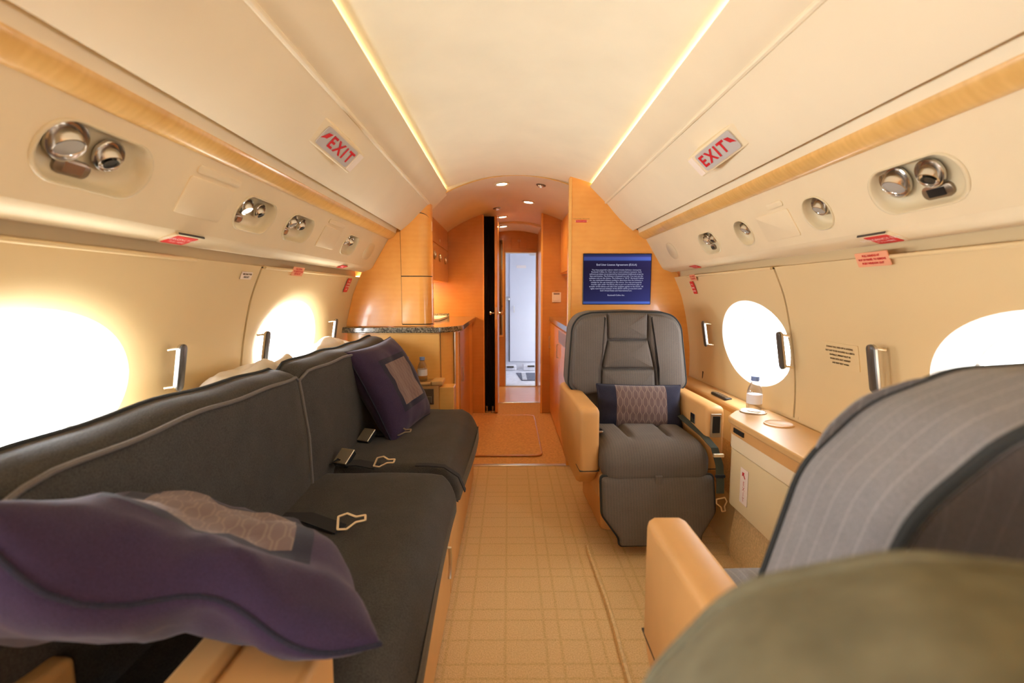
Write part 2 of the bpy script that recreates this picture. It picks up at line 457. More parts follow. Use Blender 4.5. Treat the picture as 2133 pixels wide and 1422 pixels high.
def carpet():
    m = mat('plaid_wool_carpet', (.6,.4,.2), .95, spec=.1, sheen=.2)
    tc = N(m, 'ShaderNodeTexCoord'); sp = N(m, 'ShaderNodeSeparateXYZ'); L(m, tc.outputs['Object'], sp.inputs[0])
    wob = noise(m, 9, 2)
    def lines(out, lo, hi, pos, w, frac=None):
        if frac:
            d = N(m, 'ShaderNodeMath', operation='DIVIDE', i_1=frac); L(m, out, d.inputs[0])
            f = N(m, 'ShaderNodeMath', operation='FRACT'); L(m, d.outputs[0], f.inputs[0]); src = f.outputs[0]; lo, hi = 0, frac
        else:
            mr = N(m, 'ShaderNodeMapRange', i_1=lo, i_2=hi); L(m, out, mr.inputs[0]); src = mr.outputs[0]
        wb = N(m, 'ShaderNodeMath', operation='MULTIPLY_ADD', i_1=.006/(hi-lo)); L(m, wob.outputs[0], wb.inputs[0]); L(m, src, wb.inputs[2])
        st = [(0, (0,0,0))]
        for p in pos:
            q = (p-lo)/(hi-lo); e = w/(hi-lo)
            st += [(q-e, (0,0,0)), (q-e*.3, (1,1,1)), (q+e*.3, (1,1,1)), (q+e, (0,0,0))]
        r = ramp(m, st); L(m, wb.outputs[0], r.inputs[0]); return r.outputs[0]
    xl = lines(sp.outputs[0], -.25, .25, [-.19,-.126,-.009,.119,.167], .0065)
    xr = lines(sp.outputs[0], .2, .9, [.25,.30,.36,.46,.50,.61,.73], .0065)
    yl = lines(sp.outputs[1], 0, 1, [.03,.085,.185], .0065, frac=.25)
    mxx = N(m, 'ShaderNodeMath', operation='MAXIMUM'); L(m, xl, mxx.inputs[0]); L(m, xr, mxx.inputs[1])
    mxy = N(m, 'ShaderNodeMath', operation='MAXIMUM'); L(m, mxx.outputs[0], mxy.inputs[0]); L(m, yl, mxy.inputs[1])
    sp2 = noise(m, 160, 2); r2 = ramp(m, [(.40, (.25,.25,.25)), (.62, (1,1,1))]); L(m, sp2.outputs[0], r2.inputs[0])
    k = N(m, 'ShaderNodeMath', operation='MULTIPLY'); L(m, mxy.outputs[0], k.inputs[0]); L(m, r2.outputs[0], k.inputs[1])
    k2 = N(m, 'ShaderNodeMath', operation='MULTIPLY', i_1=.45); L(m, k.outputs[0], k2.inputs[0])
    n = noise(m, 240, 3); r = ramp(m, [(.3, (.56,.37,.165)), (.7, (.78,.56,.29))]); L(m, n.outputs[0], r.inputs[0])
    mix = N(m, 'ShaderNodeMix', data_type='RGBA'); L(m, k2.outputs[0], mix.inputs[0]); L(m, r.outputs[0], mix.inputs[6]); mix.inputs[7].default_value = (.36, .235, .06, 1)
    L(m, mix.outputs[2], bsdf(m).inputs['Base Color']); bump(m, n.outputs[0], .6, .004)
    return m
M_carpet = carpet()
M_carpet2 = soft('vestibule_carpet', (.62, .34, .12), .15, 60, .95, 240, .5)  # orange of the warm downlights put into the carpet colour
M_dado = soft('ribbed_dado_carpet', (.66, .48, .25), .15, 120, .95, 240, .5)

def pattern_fabric(name, c0, c1, kx, ky):
    m = mat(name, c0, .9, spec=.15, sheen=.2)
    tc = N(m, 'ShaderNodeTexCoord'); sp = N(m, 'ShaderNodeSeparateXYZ'); L(m, tc.outputs['UV'], sp.inputs[0])
    def mth(op, a, b=None, c=None):
        n = N(m, 'ShaderNodeMath', operation=op)
        for i, q in enumerate((a, b, c)):
            if q is None: continue
            if isinstance(q, (int, float)): n.inputs[i].default_value = q
            else: L(m, q, n.inputs[i])
        return n.outputs[0]
    fx = mth('ABSOLUTE', mth('SUBTRACT', mth('FRACT', mth('MULTIPLY', sp.outputs[0], kx)), .5))
    s = mth('SINE', mth('MULTIPLY', sp.outputs[1], ky*6.283))
    bound = mth('MULTIPLY_ADD', mth('MINIMUM', mth('MAXIMUM', mth('MULTIPLY', s, 1.8), -1.0), 1.0), .13, .25)
    d = mth('ABSOLUTE', mth('SUBTRACT', fx, bound))
    line = mth('LESS_THAN', d, .065)
    n = noise(m, 300, 2); k = mth('MULTIPLY', line, mth('MULTIPLY_ADD', n.outputs[0], .6, .45))
    mix = N(m, 'ShaderNodeMix', data_type='RGBA'); L(m, k, mix.inputs[0]); mix.inputs[6].default_value = (*c0, 1); mix.inputs[7].default_value = (*c1, 1)
    L(m, mix.outputs[2], bsdf(m).inputs['Base Color']); bump(m, n.outputs[0], .3, .001)
    return m
M_patch = pattern_fabric('mauve_chain_weave', (.14, .09, .085), (.20, .145, .12), 17.0, 6.0)
M_patch2 = pattern_fabric('mauve_chain_weave_wide', (.13, .085, .08), (.25, .18, .15), 7.0, 3.0)

def screen_mat():
    m = bpy.data.materials.new('blue_screen'); m.use_nodes = True; nt = m.node_tree
    nt.nodes.remove(nt.nodes['Principled BSDF']); e = nt.nodes.new('ShaderNodeEmission')
    tc = N(m, 'ShaderNodeTexCoord'); sp = N(m, 'ShaderNodeSeparateXYZ'); L(m, tc.outputs['UV'], sp.inputs[0])
    r = ramp(m, [(0, (.07,.10,.42)), (.035, (.10,.18,.68)), (.06, (.042,.042,.17)), (.35, (.032,.028,.11)), (.7, (.030,.022,.075)), (.86, (.032,.024,.09)), (.885, (.08,.13,.52)), (.935, (.10,.12,.50)), (.955, (.05,.055,.20)), (1, (.035,.04,.13))])
    L(m, sp.outputs[1], r.inputs[0])
    r2 = ramp(m, [(0, (.62,.6,.5)), (.6, (.8,.8,.75)), (1, (1.25,1.3,1.25))]); L(m, sp.outputs[0], r2.inputs[0])
    mx = N(m, 'ShaderNodeMix', data_type='RGBA', blend_type='MULTIPLY'); mx.inputs[0].default_value = 1
    L(m, r.outputs[0], mx.inputs[6]); L(m, r2.outputs[0], mx.inputs[7]); L(m, mx.outputs[2], e.inputs[0]); e.inputs[1].default_value = 1.0
    L(m, e.outputs[0], nt.nodes['Material Output'].inputs[0]); return m
M_screen = screen_mat()
M_scrtxt = emitter('screen_lettering', (.72, .72, .95, 1), .9)

# ------------------------------------------------------------------ cabin shell
YB, YF, YD = -2.6, 2.99, 3.13        # rear end, bulkhead, end of ceiling dome
WP = [(-.02, .90), (.12, .955), (.25, 1.03), (.42, 1.065), (.58, 1.085), (.745, 1.085), (.9, 1.065), (1.0, 1.045), (1.1, 1.018), (1.2, .975)]
def hW(z):
    for (a, h0), (b, h1) in zip(WP, WP[1:]):
        if z <= b or b == 1.2:
            t = (z-a)/(b-a); i = WP.index((a, h0))
            m0 = (h1 - WP[i-1][1])/(b - WP[i-1][0]) if i > 0 else (h1-h0)/(b-a)
            m1 = (WP[i+2][1] - h0)/(WP[i+2][0] - a) if i+2 < len(WP) else (h1-h0)/(b-a)
            L_ = b-a; t2, t3 = t*t, t*t*t
            return (2*t3-3*t2+1)*h0 + (t3-2*t2+t)*L_*m0 + (-2*t3+3*t2)*h1 + (t3-t2)*L_*m1
def wx(s, z, off=0): return CX + s*(hW(z) - off)

# floor
struct('floor', MB().box(CX-1.0, CX+1.0, YB, 2.985, -.03, 0), M_carpet, flat=True)
struct('floor_vestibule', MB().box(CX-1.0, CX+1.0, 3.02, 4.78, -.03, -.001), M_carpet2, flat=True)
struct('floor_passage', MB().box(-.35, .55, 4.81, 5.66, -.03, 0), M_wood2, flat=True)
struct('trim_1', MB().box(CX-.9, CX+.9, 2.985, 3.02, -.03, .006), M_nickel, bevel=.003)
struct('trim_2', MB().box(-.35, .55, 4.78, 4.81, -.03, .006), M_chrome, bevel=.003)
# carpet seam: the rolled edge that runs beside the seats
seam = MB().tube([(.345 + .004*math.sin(y*9) + (.03*(1.26-y) if y < 1.26 else 0), y, .004) for y in [2.0 - .05*i for i in range(40)]], .008, 6)
tag(part('carpet_seam', seam, M_dado), 'raised tan carpet seam running along the aisle floor beside the seats', 'carpet seam')

# walls with window door panels
WIN = {-1: [2.27, 1.0, -.27, -1.54], 1: [2.20, .95, -.30, -1.55]}
PAN = {-1: [(1.82, 2.80), (.46, 1.43), (-.80, .24), (-2.07, -1.03)], 1: [(1.865, 2.76), (.46, 1.41), (-.80, .20), (-2.05, -1.05)]}
PZ0, PZ1 = .61, 1.196
WA, WB_, WCZ = .31, .195, .875
walls = {}
FL = {-1: .030, 1: .010}  # panel flare depth, deepened on the left to shape a glow round the windows
win_no = 1
for s, side in ((-1, 'left'), (1, 'right')):
    m = MB()
    yend = 3.05
    def wmap(y, z): return (wx(s, z), y, z)
    m.grid(1, 16, lambda u, v: wmap(YB + u*(yend-YB), -.02 + v*(PZ0+.02)))
    edges = sorted([YB] + [q for p in PAN[s] for q in p] + [yend])
    for a, b in zip(edges[0::2], edges[1::2]):
        m.grid(1, 16, lambda u, v, a=a, b=b: wmap(a + u*(b-a), PZ0 + v*(1.203-PZ0)))
    # trough above the wall holding the wash light
    prof = [(.975, 1.203), (.983, 1.203), (.985, 1.188), (1.012, 1.186), (1.016, 1.26)]
    m.grid(1, len(prof)-1, lambda u, v: (CX + s*prof[round(v*4)][0], YB + u*(yend-YB), prof[round(v*4)][1]))
    w = struct('wall_'+side, m, M_wall); walls[s] = w
    for k, (y0, y1) in enumerate(PAN[s]):
        cy = WIN[s][k]
        pm = MB(); hol = ellipse(cy, WCZ, WA, WB_, 72)
        outer = hole_patch(pm, lambda a, b: (wx(s, b, .004 - FL[s]*max(0, 1 - (math.hypot((a-cy)/WA, (b-WCZ)/WB_)-1)/.40)**2.2*min(1, max(0, a-y0)/.06, max(0, y1-a)/.06)), a, b), (y0+.005, y1-.005, PZ0, PZ1), hol, (cy, WCZ), 16)
        pm.loft([[(wx(s, b, .004), a, b) for a, b in outer], [(wx(s, b, -.012), a, b) for a, b in outer]], False, False)
        if k == 1 or k == 0:   # rolled top lip of the panel
            pm.tube([(wx(s, PZ1, .012), y0+.004 + t*(y1-y0-.008), PZ1+.003) for t in [i/12 for i in range(13)]], .006, 8)
        part('window_panel', pm, M_wall, w, angle=50)
        gm = MB()    # dark joint behind the panel's edges
        zc = lambda b: min(b, 1.199)
        gm.loft([[(wx(s, zc(b), -d), a, zc(b)) for a, b in inset(outer, i)] for d, i in ((.0006, -.03), (.0006, -.007), (.006, -.004), (.011, .002), (.013, .004))], False, False)
        part('panel_joint', gm, M_dark, w)
        wr = struct_root('window_%d' % win_no, (wx(s, WCZ), cy, WCZ)); win_no += 1
        rv = MB(); R = []
        for sc, d in ((1.0, FL[s]-.004), (.985, FL[s]), (.955, FL[s]+.007), (.92, FL[s]+.018), (.885, .060), (.86, .085), (.85, .10)):
            R.append([(CX + s*(hW(b)+d*1.0), a, b) for a, b in ellipse(cy, WCZ, WA*sc, WB_*(sc if sc > .95 else sc*.99), 72)])
        rv.loft(R, False, False); part('reveal', rv, M_white, wr, angle=80)
        fr = MB().tube([(CX + s*(hW(b)+.088), a, b) for a, b in ellipse(cy, WCZ, WA*.855, WB_*.848, 72)], .006, 8, closed=True)
        part('frame', fr, M_white, wr)
        pn = MB(); pn.add([(CX + s*(hW(b)+.096), a, b) for a, b in ellipse(cy, WCZ, WA*.86, WB_*.855, 72)], [tuple(range(72))])
        part('pane', pn, M_glass, wr)
        portal((CX + s*(hW(WCZ)+.13), cy, WCZ), (0, s*PI/2, 0), .36, .56)

# dome ceiling, side panels, valances
RD = 1.30
def dome(h): return 1.848 - RD + math.sqrt(RD*RD - h*h)
ceil = struct_root('ceiling')
cm = MB(); cm.grid(40, 1, lambda u, v: (CX + (u*2-1)*.485, YB + v*(YD-YB), dome((u*2-1)*.485)))
part('dome', cm, M_dome, ceil)
RV = 1.0
def vault(h): return 1.848 - RV + math.sqrt(RV*RV - h*h)
for s in (-1, 1):
    sp = MB(); pts = [(.470, 1.722), (.452, 1.738), (.445, 1.748), (.447, 1.754), (.453, 1.752), (.462, 1.742), (.53, 1.668)]
    pts = [(.475, 1.735), (.452, 1.757), (.446, 1.757), (.443, 1.751), (.448, 1.744), (.5365, 1.657), (.540, 1.655), (.543, 1.651)]
    low = [(.5435, 1.655), (.5455, 1.6555), (.5475, 1.6475), (.553, 1.6415)] + [(.553 + t*(.706-.553), 1.6415 + t*(1.4885-1.6415) - .010*math.sin(PI*t)) for t in (.25, .5, .75)] + [(.706, 1.4885), (.711, 1.486), (.716, 1.489), (.735, 1.510)]
    yend = 3.2
    def strip(m, P, y0, y1): m.grid(1, len(P)-1, lambda u, v: (CX + s*P[round(v*(len(P)-1))][0], y0 + u*(y1-y0), P[round(v*(len(P)-1))][1]))
    strip(sp, pts, YB, yend); part('upper_side_panel', sp, M_side, ceil)
    lp = MB(); strip(lp, low, YB, yend if s < 0 else 3.02); part('lower_side_panel', lp, M_side, ceil)
    bd = MB().tube([(CX + s*.5415, YB, 1.6535), (CX + s*.5415, 3.02, 1.6535)], .008, 8); part('bead', bd, M_side, ceil)
    # light channel behind the cove lip
    ch = MB(); strip(ch, [(.475, 1.735), (.500, 1.712), (.520, 1.735), (.485, dome(.485))], YB, YD); part('light_channel', ch, M_white, ceil)
    cl = MB(); strip(cl, [(.478, 1.7345), (.492, 1.722)], YB+.02, YD-.01)
    tag(part('cove_light_strip', cl, M_cove), 'glowing cove light strip along the %s edge of the dome ceiling' % ('sofa-side' if s < 0 else 'armchair-side'), 'light strip', 'cove lights')
    # valance between side panel and wood trim
    va = MB(); strip(va, [(.735, 1.512), (.741, 1.500), (.748, 1.468)], YB, 3.02); part('valance', va, M_side, ceil)
    tr = MB(); strip(tr, [(.744, 1.470), (.746, 1.461), (.758, 1.448), (.774, 1.438), (.788, 1.433), (.796, 1.436)], YB, 3.02)
    struct('trim_%d' % (3 if s < 0 else 4), tr, M_trimw, angle=60)
    ws = MB(); strip(ws, [(1.0135, 1.1885), (1.0145, 1.200)], YB+.02, 2.97)
    tag(part('wash_light_strip', ws, M_washL if s < 0 else M_washR), ('lit' if s < 0 else 'dimmed')+' wash light strip in the trough above the %s windows' % ('sofa' if s < 0 else 'armchair'), 'light strip', 'wash lights')

hu = MB()
for s in (-1, 1):
    strip(hu, [(0, 1.96), (.45, 1.90), (.80, 1.64), (1.06, 1.32), (1.075, 1.23), (1.03, 1.215)], YB-.03, 5.7)
part('light_block_liner', hu, M_side, ceil)  # unseen outer shell added to block daylight leaking through the panel gaps
# service panels with holes for the light units
A0 = Vector((.79, 1.437)); TD = Vector((.105, -.175)).normalized(); PL = .204
def psu(s, y, t, d=0.0):
    h = A0.x + TD.x*t - (-TD.y)*d; z = A0.y + TD.y*t - TD.x*d
    return Vector((CX + s*h, y, z))
def psu_n(s): return Vector((-s*(-TD.y), 0, -TD.x))
def psu_M(s, y, t, d=0.0):      # text frame: reads along the cabin, top towards the ceiling
    up = Vector((-s*TD.x, 0, -TD.y)); n = psu_n(s); x = up.cross(n)
    M = Matrix((x, up, n)).transposed().to_4x4(); M.translation = psu(s, y, t, d); return M
UNITS = {-1: [('large', .96, .250, .098, .120), ('medium', 1.545, .215, .108, .110), ('medium', 1.855, .215, .108, .105), ('medium', 2.44, .190, .110, .105)],
         1: [('large', 1.088, .240, .115, .112), ('single', 1.425, .115, .120, .104), ('single', 1.868, .115, .122, .104), ('medium', 2.195, .180, .127, .104)]}
def stadium(cy, ct, ly, lt, r, n=7): return rrect(cy-ly/2, cy+ly/2, ct-lt/2, ct+lt/2, r, n)
service = {}
for s in (-1, 1):
    m = MB(); y = YB
    fm = lambda a, b: psu(s, a, b)
    for kind, cy, ly, ct, lt in UNITS[s]:
        r0, r1 = cy-ly/2-.012, cy+ly/2+.012
        m.grid(2, 1, lambda u, v: psu(s, y + u*(r0-y), v*PL))
        hol = stadium(cy, ct, ly, lt, min(ly, lt)*.48)
        hole_patch(m, fm, (r0, r1, 0, PL), hol, (cy, ct), 2)
        y = r1
    m.grid(2, 1, lambda u, v: psu(s, y + u*(3.02-y), v*PL))
    lipp = [(.8925, 1.2665), (.902, 1.2545), (.912, 1.2485), (.928, 1.2435), (.945, 1.2365), (.958, 1.2335), (.963, 1.236), (.960, 1.243), (1.02, 1.262)]
    m.grid(1, 8, lambda u, v: (CX + s*lipp[round(v*8)][0], YB + u*(3.02-YB), lipp[round(v*8)][1]))
    service[s] = part('service_panel', m, M_psu, walls[s], angle=30)
    def plate(name, y0, y1, t0, t1, r=.008, d=.003, mt=M_psu, b=.0015):
        q = MB(); poly = rrect(y0, y1, t0, t1, r, 4)
        q.loft([[psu(s, a, c, -.002) for a, c in poly], [psu(s, a, c, d) for a, c in poly], [psu(s, a, c, d+b) for a, c in inset(poly, b*2)]])
        return part(name, q, mt, walls[s])
    if s < 0:
        plate('access_door', 1.202, 1.385, .058, .158); plate('access_strip', 1.212, 1.396, .026, .046)
        plate('access_door', 2.060, 2.258, .058, .156); plate('access_strip', 2.07, 2.26, .024, .044)
        plate('blank_cover', 2.70, 2.845, .062, .164, .048, .001, M_ivory)
    else:
        plate('access_door', 1.545, 1.74, .078, .176); plate('access_strip', 1.555, 1.645, .046, .066)
        plate('blank_cover', 2.62, 2.74, .068, .168, .048, .001, M_ivory)

def light_unit(s, kind, cy, ly, ct, lt, label, on=False):
    root = thing('reading_light_unit' if kind != 'single' else 'reading_light', label, 'reading light', psu(s, cy, ct), 0, None)
    R = min(ly, lt)*.48
    rings = []
    for sc, d in ((1.05, .0005), (1.035, .004), (1.0, .0045), (.97, .002), (.93, -.008), (.87, -.019), (.76, -.025), (.5, -.027)):
        rings.append([psu(s, cy + (a-cy)*sc, ct + (b-ct)*sc, d) for a, b in stadium(cy, ct, ly, lt, R)])
    hb = MB().loft(rings, False, True); part('housing', hb, M_ivory, root, angle=70)
    down = Vector((-s*.25, -.10, -1)).normalized()
    n = psu_n(s)
    def lamp(y, t, r, gasper=False, glow=False, tilt=0.0):
        P = psu(s, y, t, -.024); d = (n*.62 + Vector((0, tilt, -.62))).normalized()
        bz = MB().lathe([(r*1.0, .006), (r*1.02, .012), (r*.96, .0135), (r*.86, .008), (r*.74, -.006)], frame(P, n), 28)
        part('light_bezel' if not gasper else 'nozzle_ring', bz, M_chrome, root)
        b2 = MB().lathe([(r*.70, -.012), (r*.76, .002), (r*.72, .012), (r*.64, .0215), (r*.60, .022), (r*.55, .019)], frame(P, d), 28)
        bb = part('barrel' if not gasper else 'nozzle', b2, M_chrome, root)
        ln = MB().lathe([(r*.58, .0205), (r*.3, .0218), (0, .022)] if not gasper else [(r*.42, .0225), (r*.42, .024), (r*.30, .0235), (r*.25, .020), (0, .018)], frame(P, d), 24)
        part('lens' if not gasper else 'nozzle_hole', ln, (M_readon if glow else M_lens) if not gasper else M_black, bb)
    def sw(y, t, w, h, dark=False):
        q = MB(); poly = rrect(y-w/2, y+w/2, t-h/2, t+h/2, h*.45, 5)
        q.loft([[psu(s, a, b, -.027) for a, b in poly], [psu(s, a, b, -.020) for a, b in poly], [psu(s, a, b, -.0185) for a, b in inset(poly, .002)]])
        sp_ = part('switch_plate', q, M_bronze, root)
        q = MB(); poly = rrect(y-w*.28, y+w*.28, t-h*.30, t+h*.30, .002, 3)
        q.loft([[psu(s, a, b, -.020) for a, b in poly], [psu(s, a, b, -.0165) for a, b in poly]]); part('switch', q, M_black if dark else M_nickel, sp_)
    if kind == 'large':
        e = 1 if s < 0 else -1
        lamp(cy - e*.060, ct-.017, .040, tilt=0); lamp(cy + e*.032, ct-.014, .033, True); sw(cy - e*.020 if s < 0 else cy-.022, ct+.032, .075, .032, s > 0)
    elif kind == 'medium':
        e = 1 if s < 0 else -1
        lamp(cy - e*ly*.20, ct-.016, .028, glow=on); lamp(cy + e*ly*.16, ct-.016, .024, True); sw(cy - e*ly*.19, ct+.030, .042, .024, s > 0)
    else:
        lamp(cy, ct-.016, .030)
    return root
for s, tt in ((-1, ['large twin reading light unit above the sofa beside the big window', 'reading light unit with its lamp glowing above the sofa', 'unlit twin reading light unit between glowing unit and second access door', 'smallest twin reading light unit above the sofa next to the wooden cabinet']),
              (1, ['large twin reading light unit with dark switch panel above the armchair side window', 'single round reading light beside the large twin unit, larger looking of two', 'single round reading light beside the small twin unit, second from bulkhead', 'small twin reading light unit nearest the screen bulkhead'])):
    for k, (u, lb) in enumerate(zip(UNITS[s], tt)):
        light_unit(s, *u, lb, on=(s < 0 and k == 1))

# rear end of the cabin
def section(s):
    P = [(.0, 1.848)] + [(h, dome(h)) for h in (.15, .3, .44)] + [(.447, 1.750), (.54, 1.656), (.711, 1.488), (.748, 1.466), (.79, 1.436), (.895, 1.261), (.958, 1.240), (.985, 1.21)]
    P += [(hW(z), z) for z in (1.1, 1.0, .9, .745, .58, .42, .25, .12, 0)]
    return [(CX + s*h, z) for h, z in P]
struct('wall_rear', MB().prism(section(1) + list(reversed(section(-1)))[:-1], 'y', YB-.03, YB), M_wood, flat=True)

# ------------------------------------------------------------------ bulkhead, vestibule, passage
sec = [p for p in section(1)]
XB = .372
bp = [(XB, 0), (XB, dome(XB-CX)+.012)] + [(CX+h+.012, z+.012) for h, z in [(p[0]-CX, p[1]) for p in sec] if CX+h > XB+.03]
bk = struct('wall_bulkhead', MB().prism(bp, 'y', YF, YF+.035), M_wood, bevel=.002)
et = MB().box(XB-.006, XB+.012, YF-.004, YF+.04, 0, 1.80); part('edge_trim', et, M_wood2, bk, bevel=.003)

va = MB(); va.grid(30, 1, lambda u, v: (CX + (u*2-1)*.72, YD + v*(5.07-YD), vault((u*2-1)*.72)))
vl = struct('ceiling_vestibule', va, M_vault)
hd = MB(); NN = 24
hd.loft([[(CX + (i/NN*2-1)*.60, YD, z) for i in range(NN+1) for z in [vault((i/NN*2-1)*.60)]], [(CX + (i/NN*2-1)*.60, YD, vault((i/NN*2-1)*.60)+.06) for i in range(NN+1)]], False, False, closed=False)
part('ceiling_header', hd, M_vault, vl)
rim = MB().tube([(CX + (i/NN*2-1)*.45, YD-.002, vault((i/NN*2-1)*.45)-.001) for i in range(NN+1)], .004, 6); part('ceiling_joint', rim, M_trimw, vl)
v2 = MB(); v2.grid(24, 1, lambda u, v: (CX + (u*2-1)*.5, 5.07 + v*.6, vault((u*2-1)*.5)-.02)); part('passage_ceiling', v2, M_side, vl)
v3 = MB(); v3.loft([[(CX + (i/NN*2-1)*.5, 5.07, vault((i/NN*2-1)*.5)) for i in range(NN+1)], [(CX + (i/NN*2-1)*.5, 5.07, vault((i/NN*2-1)*.5)-.021) for i in range(NN+1)]], False, False, closed=False); part('ceiling_step', v3, M_vault, vl)

YP = 4.37
def under(x0, x1, n=8): return [(x0 + (x1-x0)*i/n, vault(x0 + (x1-x0)*i/n - CX)+.006) for i in range(n+1)]
pl = struct('wall_partition_left', MB().prism([(-1.05, 0)] + [(-1.05, 1.45)] + under(-.66, -.228) + [(-.228, 0)], 'y', YP, YP+.04), M_wood3, bevel=.002)
part('edge_trim', MB().box(-.234, -.224, YP-.003, YP+.045, 0, 1.80), M_wood, pl, bevel=.002)
pr = struct('wall_partition_right', MB().prism([(.297, 0)] + under(.297, .70) + [(.70, 0)], 'y', YP, YP+.04), M_wood3, bevel=.002)
part('edge_trim', MB().box(.290, .306, YP-.006, YP+.05, 0, 1.815), M_wood2, pr, bevel=.002)
struct('wall_passage_left', MB().box(-.40, -.36, YP+.04, 5.66, 0, 1.86), M_wood3, flat=True)
struct('wall_passage_right', MB().box(.335, .375, YP+.04, 5.66, 0, 1.86), M_wood2, flat=True)
struct('wall_vestibule_left', MB().box(-1.12, -1.08, 3.0, 4.6, 0, 1.7), M_wood, flat=True)
struct('wall_vestibule_right', MB().box(1.16, 1.2, 3.0, 4.6, 0, 1.7), M_wood, flat=True)

# end wall with doorway, header cabinet and narrow mirror
YE = 5.66
DX0, DX1, DZ = -.045, .322, 1.582
em = MB()
em.prism([(-.40, 0), (-.40, 1.80)] + [(DX0, 1.86), (DX0, 0)], 'y', YE, YE+.03); em.prism([(DX0, DZ), (DX0, 1.86), (.40, 1.86), (.40, DZ)], 'y', YE, YE+.03); em.prism([(DX1, 0), (DX1, DZ), (.40, DZ), (.40, 0)], 'y', YE, YE+.03)
ew = struct('wall_end', em, M_wood3, flat=True)
fm_ = MB().box(DX0-.002, DX0+.008, YE-.006, YE+.05, .0, DZ).box(DX1-.008, DX1+.002, YE-.006, YE+.05, 0, DZ).box(DX0, DX1, YE-.006, YE+.05, DZ-.010, DZ+.002)
dr = struct('door_1', fm_, M_nickel, bevel=.002)
part('sill', MB().box(DX0, DX1, YE-.01, YE+.06, -.01, .008), M_nickel, dr)
hc = thing('header_cabinet', 'small wooden double-door cabinet above the bright doorway', 'cabinet', (.12, YE, 1.70))
for x0 in (.03, .122): 
    d_ = part('door', MB().box(x0, x0+.088, YE-.006, YE+.001, 1.62, 1.755), M_wood3, hc, bevel=.002)
    part('handle', MB().box(x0+(.078 if x0 < .1 else .006), x0+(.081 if x0 < .1 else .009), YE-.010, YE-.005, 1.70, 1.725), M_nickel, d_)
mi = thing('mirror', 'narrow tall framed mirror beside the bright doorway', 'mirror', (-.092, YE, 1.0))
part('mirror_glass', MB().box(-.112, -.072, YE-.010, YE-.004, .62, 1.72), M_mirror, mi)
part('frame', MB().box(-.122, -.111, YE-.018, YE, .60, 1.74).box(-.073, -.062, YE-.018, YE, .60, 1.74).box(-.122, -.062, YE-.018, YE, .595, .615), M_wood2, mi, bevel=.002)
pc = thing('placard', 'tiny dark lettered placard over the bright doorway', 'placard', (.245, YE-.003, 1.625))
part('plate', MB().box(.20, .30, YE-.004, YE-.001, 1.603, 1.628), M_wood3, pc); text('NO SMOKING', .016, M_darktxt, frame((.25, YE-.0046, 1.615), (0,-1,0)), pc)

# blue-white compartment behind the doorway, daylight from an unseen side opening sized to set its brightness
cb = MB()
cb.box(-.9, 1.2, 7.10, 7.14, -.05, 2.0)
cb.box(-.94, -.9, YE+.03, 7.14, -.05, 2.0)
cb.box(1.2, 1.24, YE+.03, 6.15, -.05, 2.0); cb.box(1.2, 1.24, 6.70, 7.14, -.05, 2.0); cb.box(1.2, 1.24, 6.15, 6.70, 1.05, 2.0); cb.box(1.2, 1.24, 6.15, 6.70, -.05, .30)
cb.box(-.94, 1.24, YE+.03, 7.14, 1.95, 2.0)
cb.box(-.94, DX0-.01, YE+.031, YE+.05, -.05, 2.0); cb.box(DX1+.01, 1.24, YE+.031, YE+.05, -.05, 2.0); cb.box(DX0-.02, DX1+.02, YE+.031, YE+.05, DZ+.01, 2.0)
struct('wall_compartment', cb, M_blue, flat=True)
struct('floor_compartment', MB().box(-.94, 1.24, YE+.06, 7.14, -.05, -.012), M_bfloor, flat=True)
portal((1.26, 6.425, .675), (0, PI/2, 0), .75, .55)
dl = thing('compartment_door', 'pale blue-white door with round handle at the back of the bright compartment', 'door', (.1, 7.09, 0))
lf = part('leaf', MB().box(.012, .62, 7.08, 7.10, .10, 1.80), M_blue, dl, bevel=.004)
part('handle', MB().lathe([(.030, 0), (.034, .006), (.026, .014), (.012, .018), (.012, .030), (0, .032)], frame((-.012, 7.098, 1.03), (0,-1,0)), 20), M_chrome, dl)
part('edge_strip', MB().box(.000, .008, 7.075, 7.10, .10, 1.0), M_black, dl)
part('grab_bar', MB().tube([(.075, 7.08, .92), (.075, 7.06, .92), (.075, 7.06, .83), (.075, 7.08, .83)], .005, 8), M_nickel, lf)
part('name_plate', MB().box(.11, .25, 7.074, 7.081, 1.475, 1.515), M_whitetxt, lf)
cl_ = thing('ceiling_lamp', 'pale oval ceiling lamp at the top of the bright compartment', 'lamp', (.36, 6.75, 1.66))
part('lamp_body', MB().lathe([(.0, 0), (.07, .004), (.09, .02), (.095, .05), (.09, .32)], Matrix.Translation((.36, 6.75, 1.63)), 24), M_signface, cl_)
mt = thing('floor_mat', 'grey striped mat on the floor of the bright compartment', 'mat', (.35, 6.38, -.012))
part('pad', MB().prism([(.165, 6.09), (.62, 6.09), (.62, 6.68), (.10, 6.68)], 'z', -.012, -.002), M_matgrey, mt, bevel=.003)
for yy in (6.12, 6.24, 6.36, 6.48, 6.60): part('edge_patch', MB().box(.175, .235, yy, yy+.07, -.002, .002), M_bfloor, mt)
for nm, lb, (x, y, w, d, h) in (('folded_cloth', 'white folded cloth at foot of the back wall, left of the tray', (.0, 6.98, .22, .12, .06)), ('tray_stand', 'white low tray stand at foot of the compartment back wall', (.30, 6.96, .20, .14, .075))):
    t_ = thing(nm, lb, nm.split('_')[-1], (x, y, -.012))
    part('body', rbox(x-w/2, x+w/2, y-d/2, y+d/2, -.012, h, .02, 3, .008), M_bfloor, t_)
    part('strap', MB().box(x-.03, x+.07, y-d/2-.012, y-d/2+.03, h-.028, h-.006), M_dark, t_)

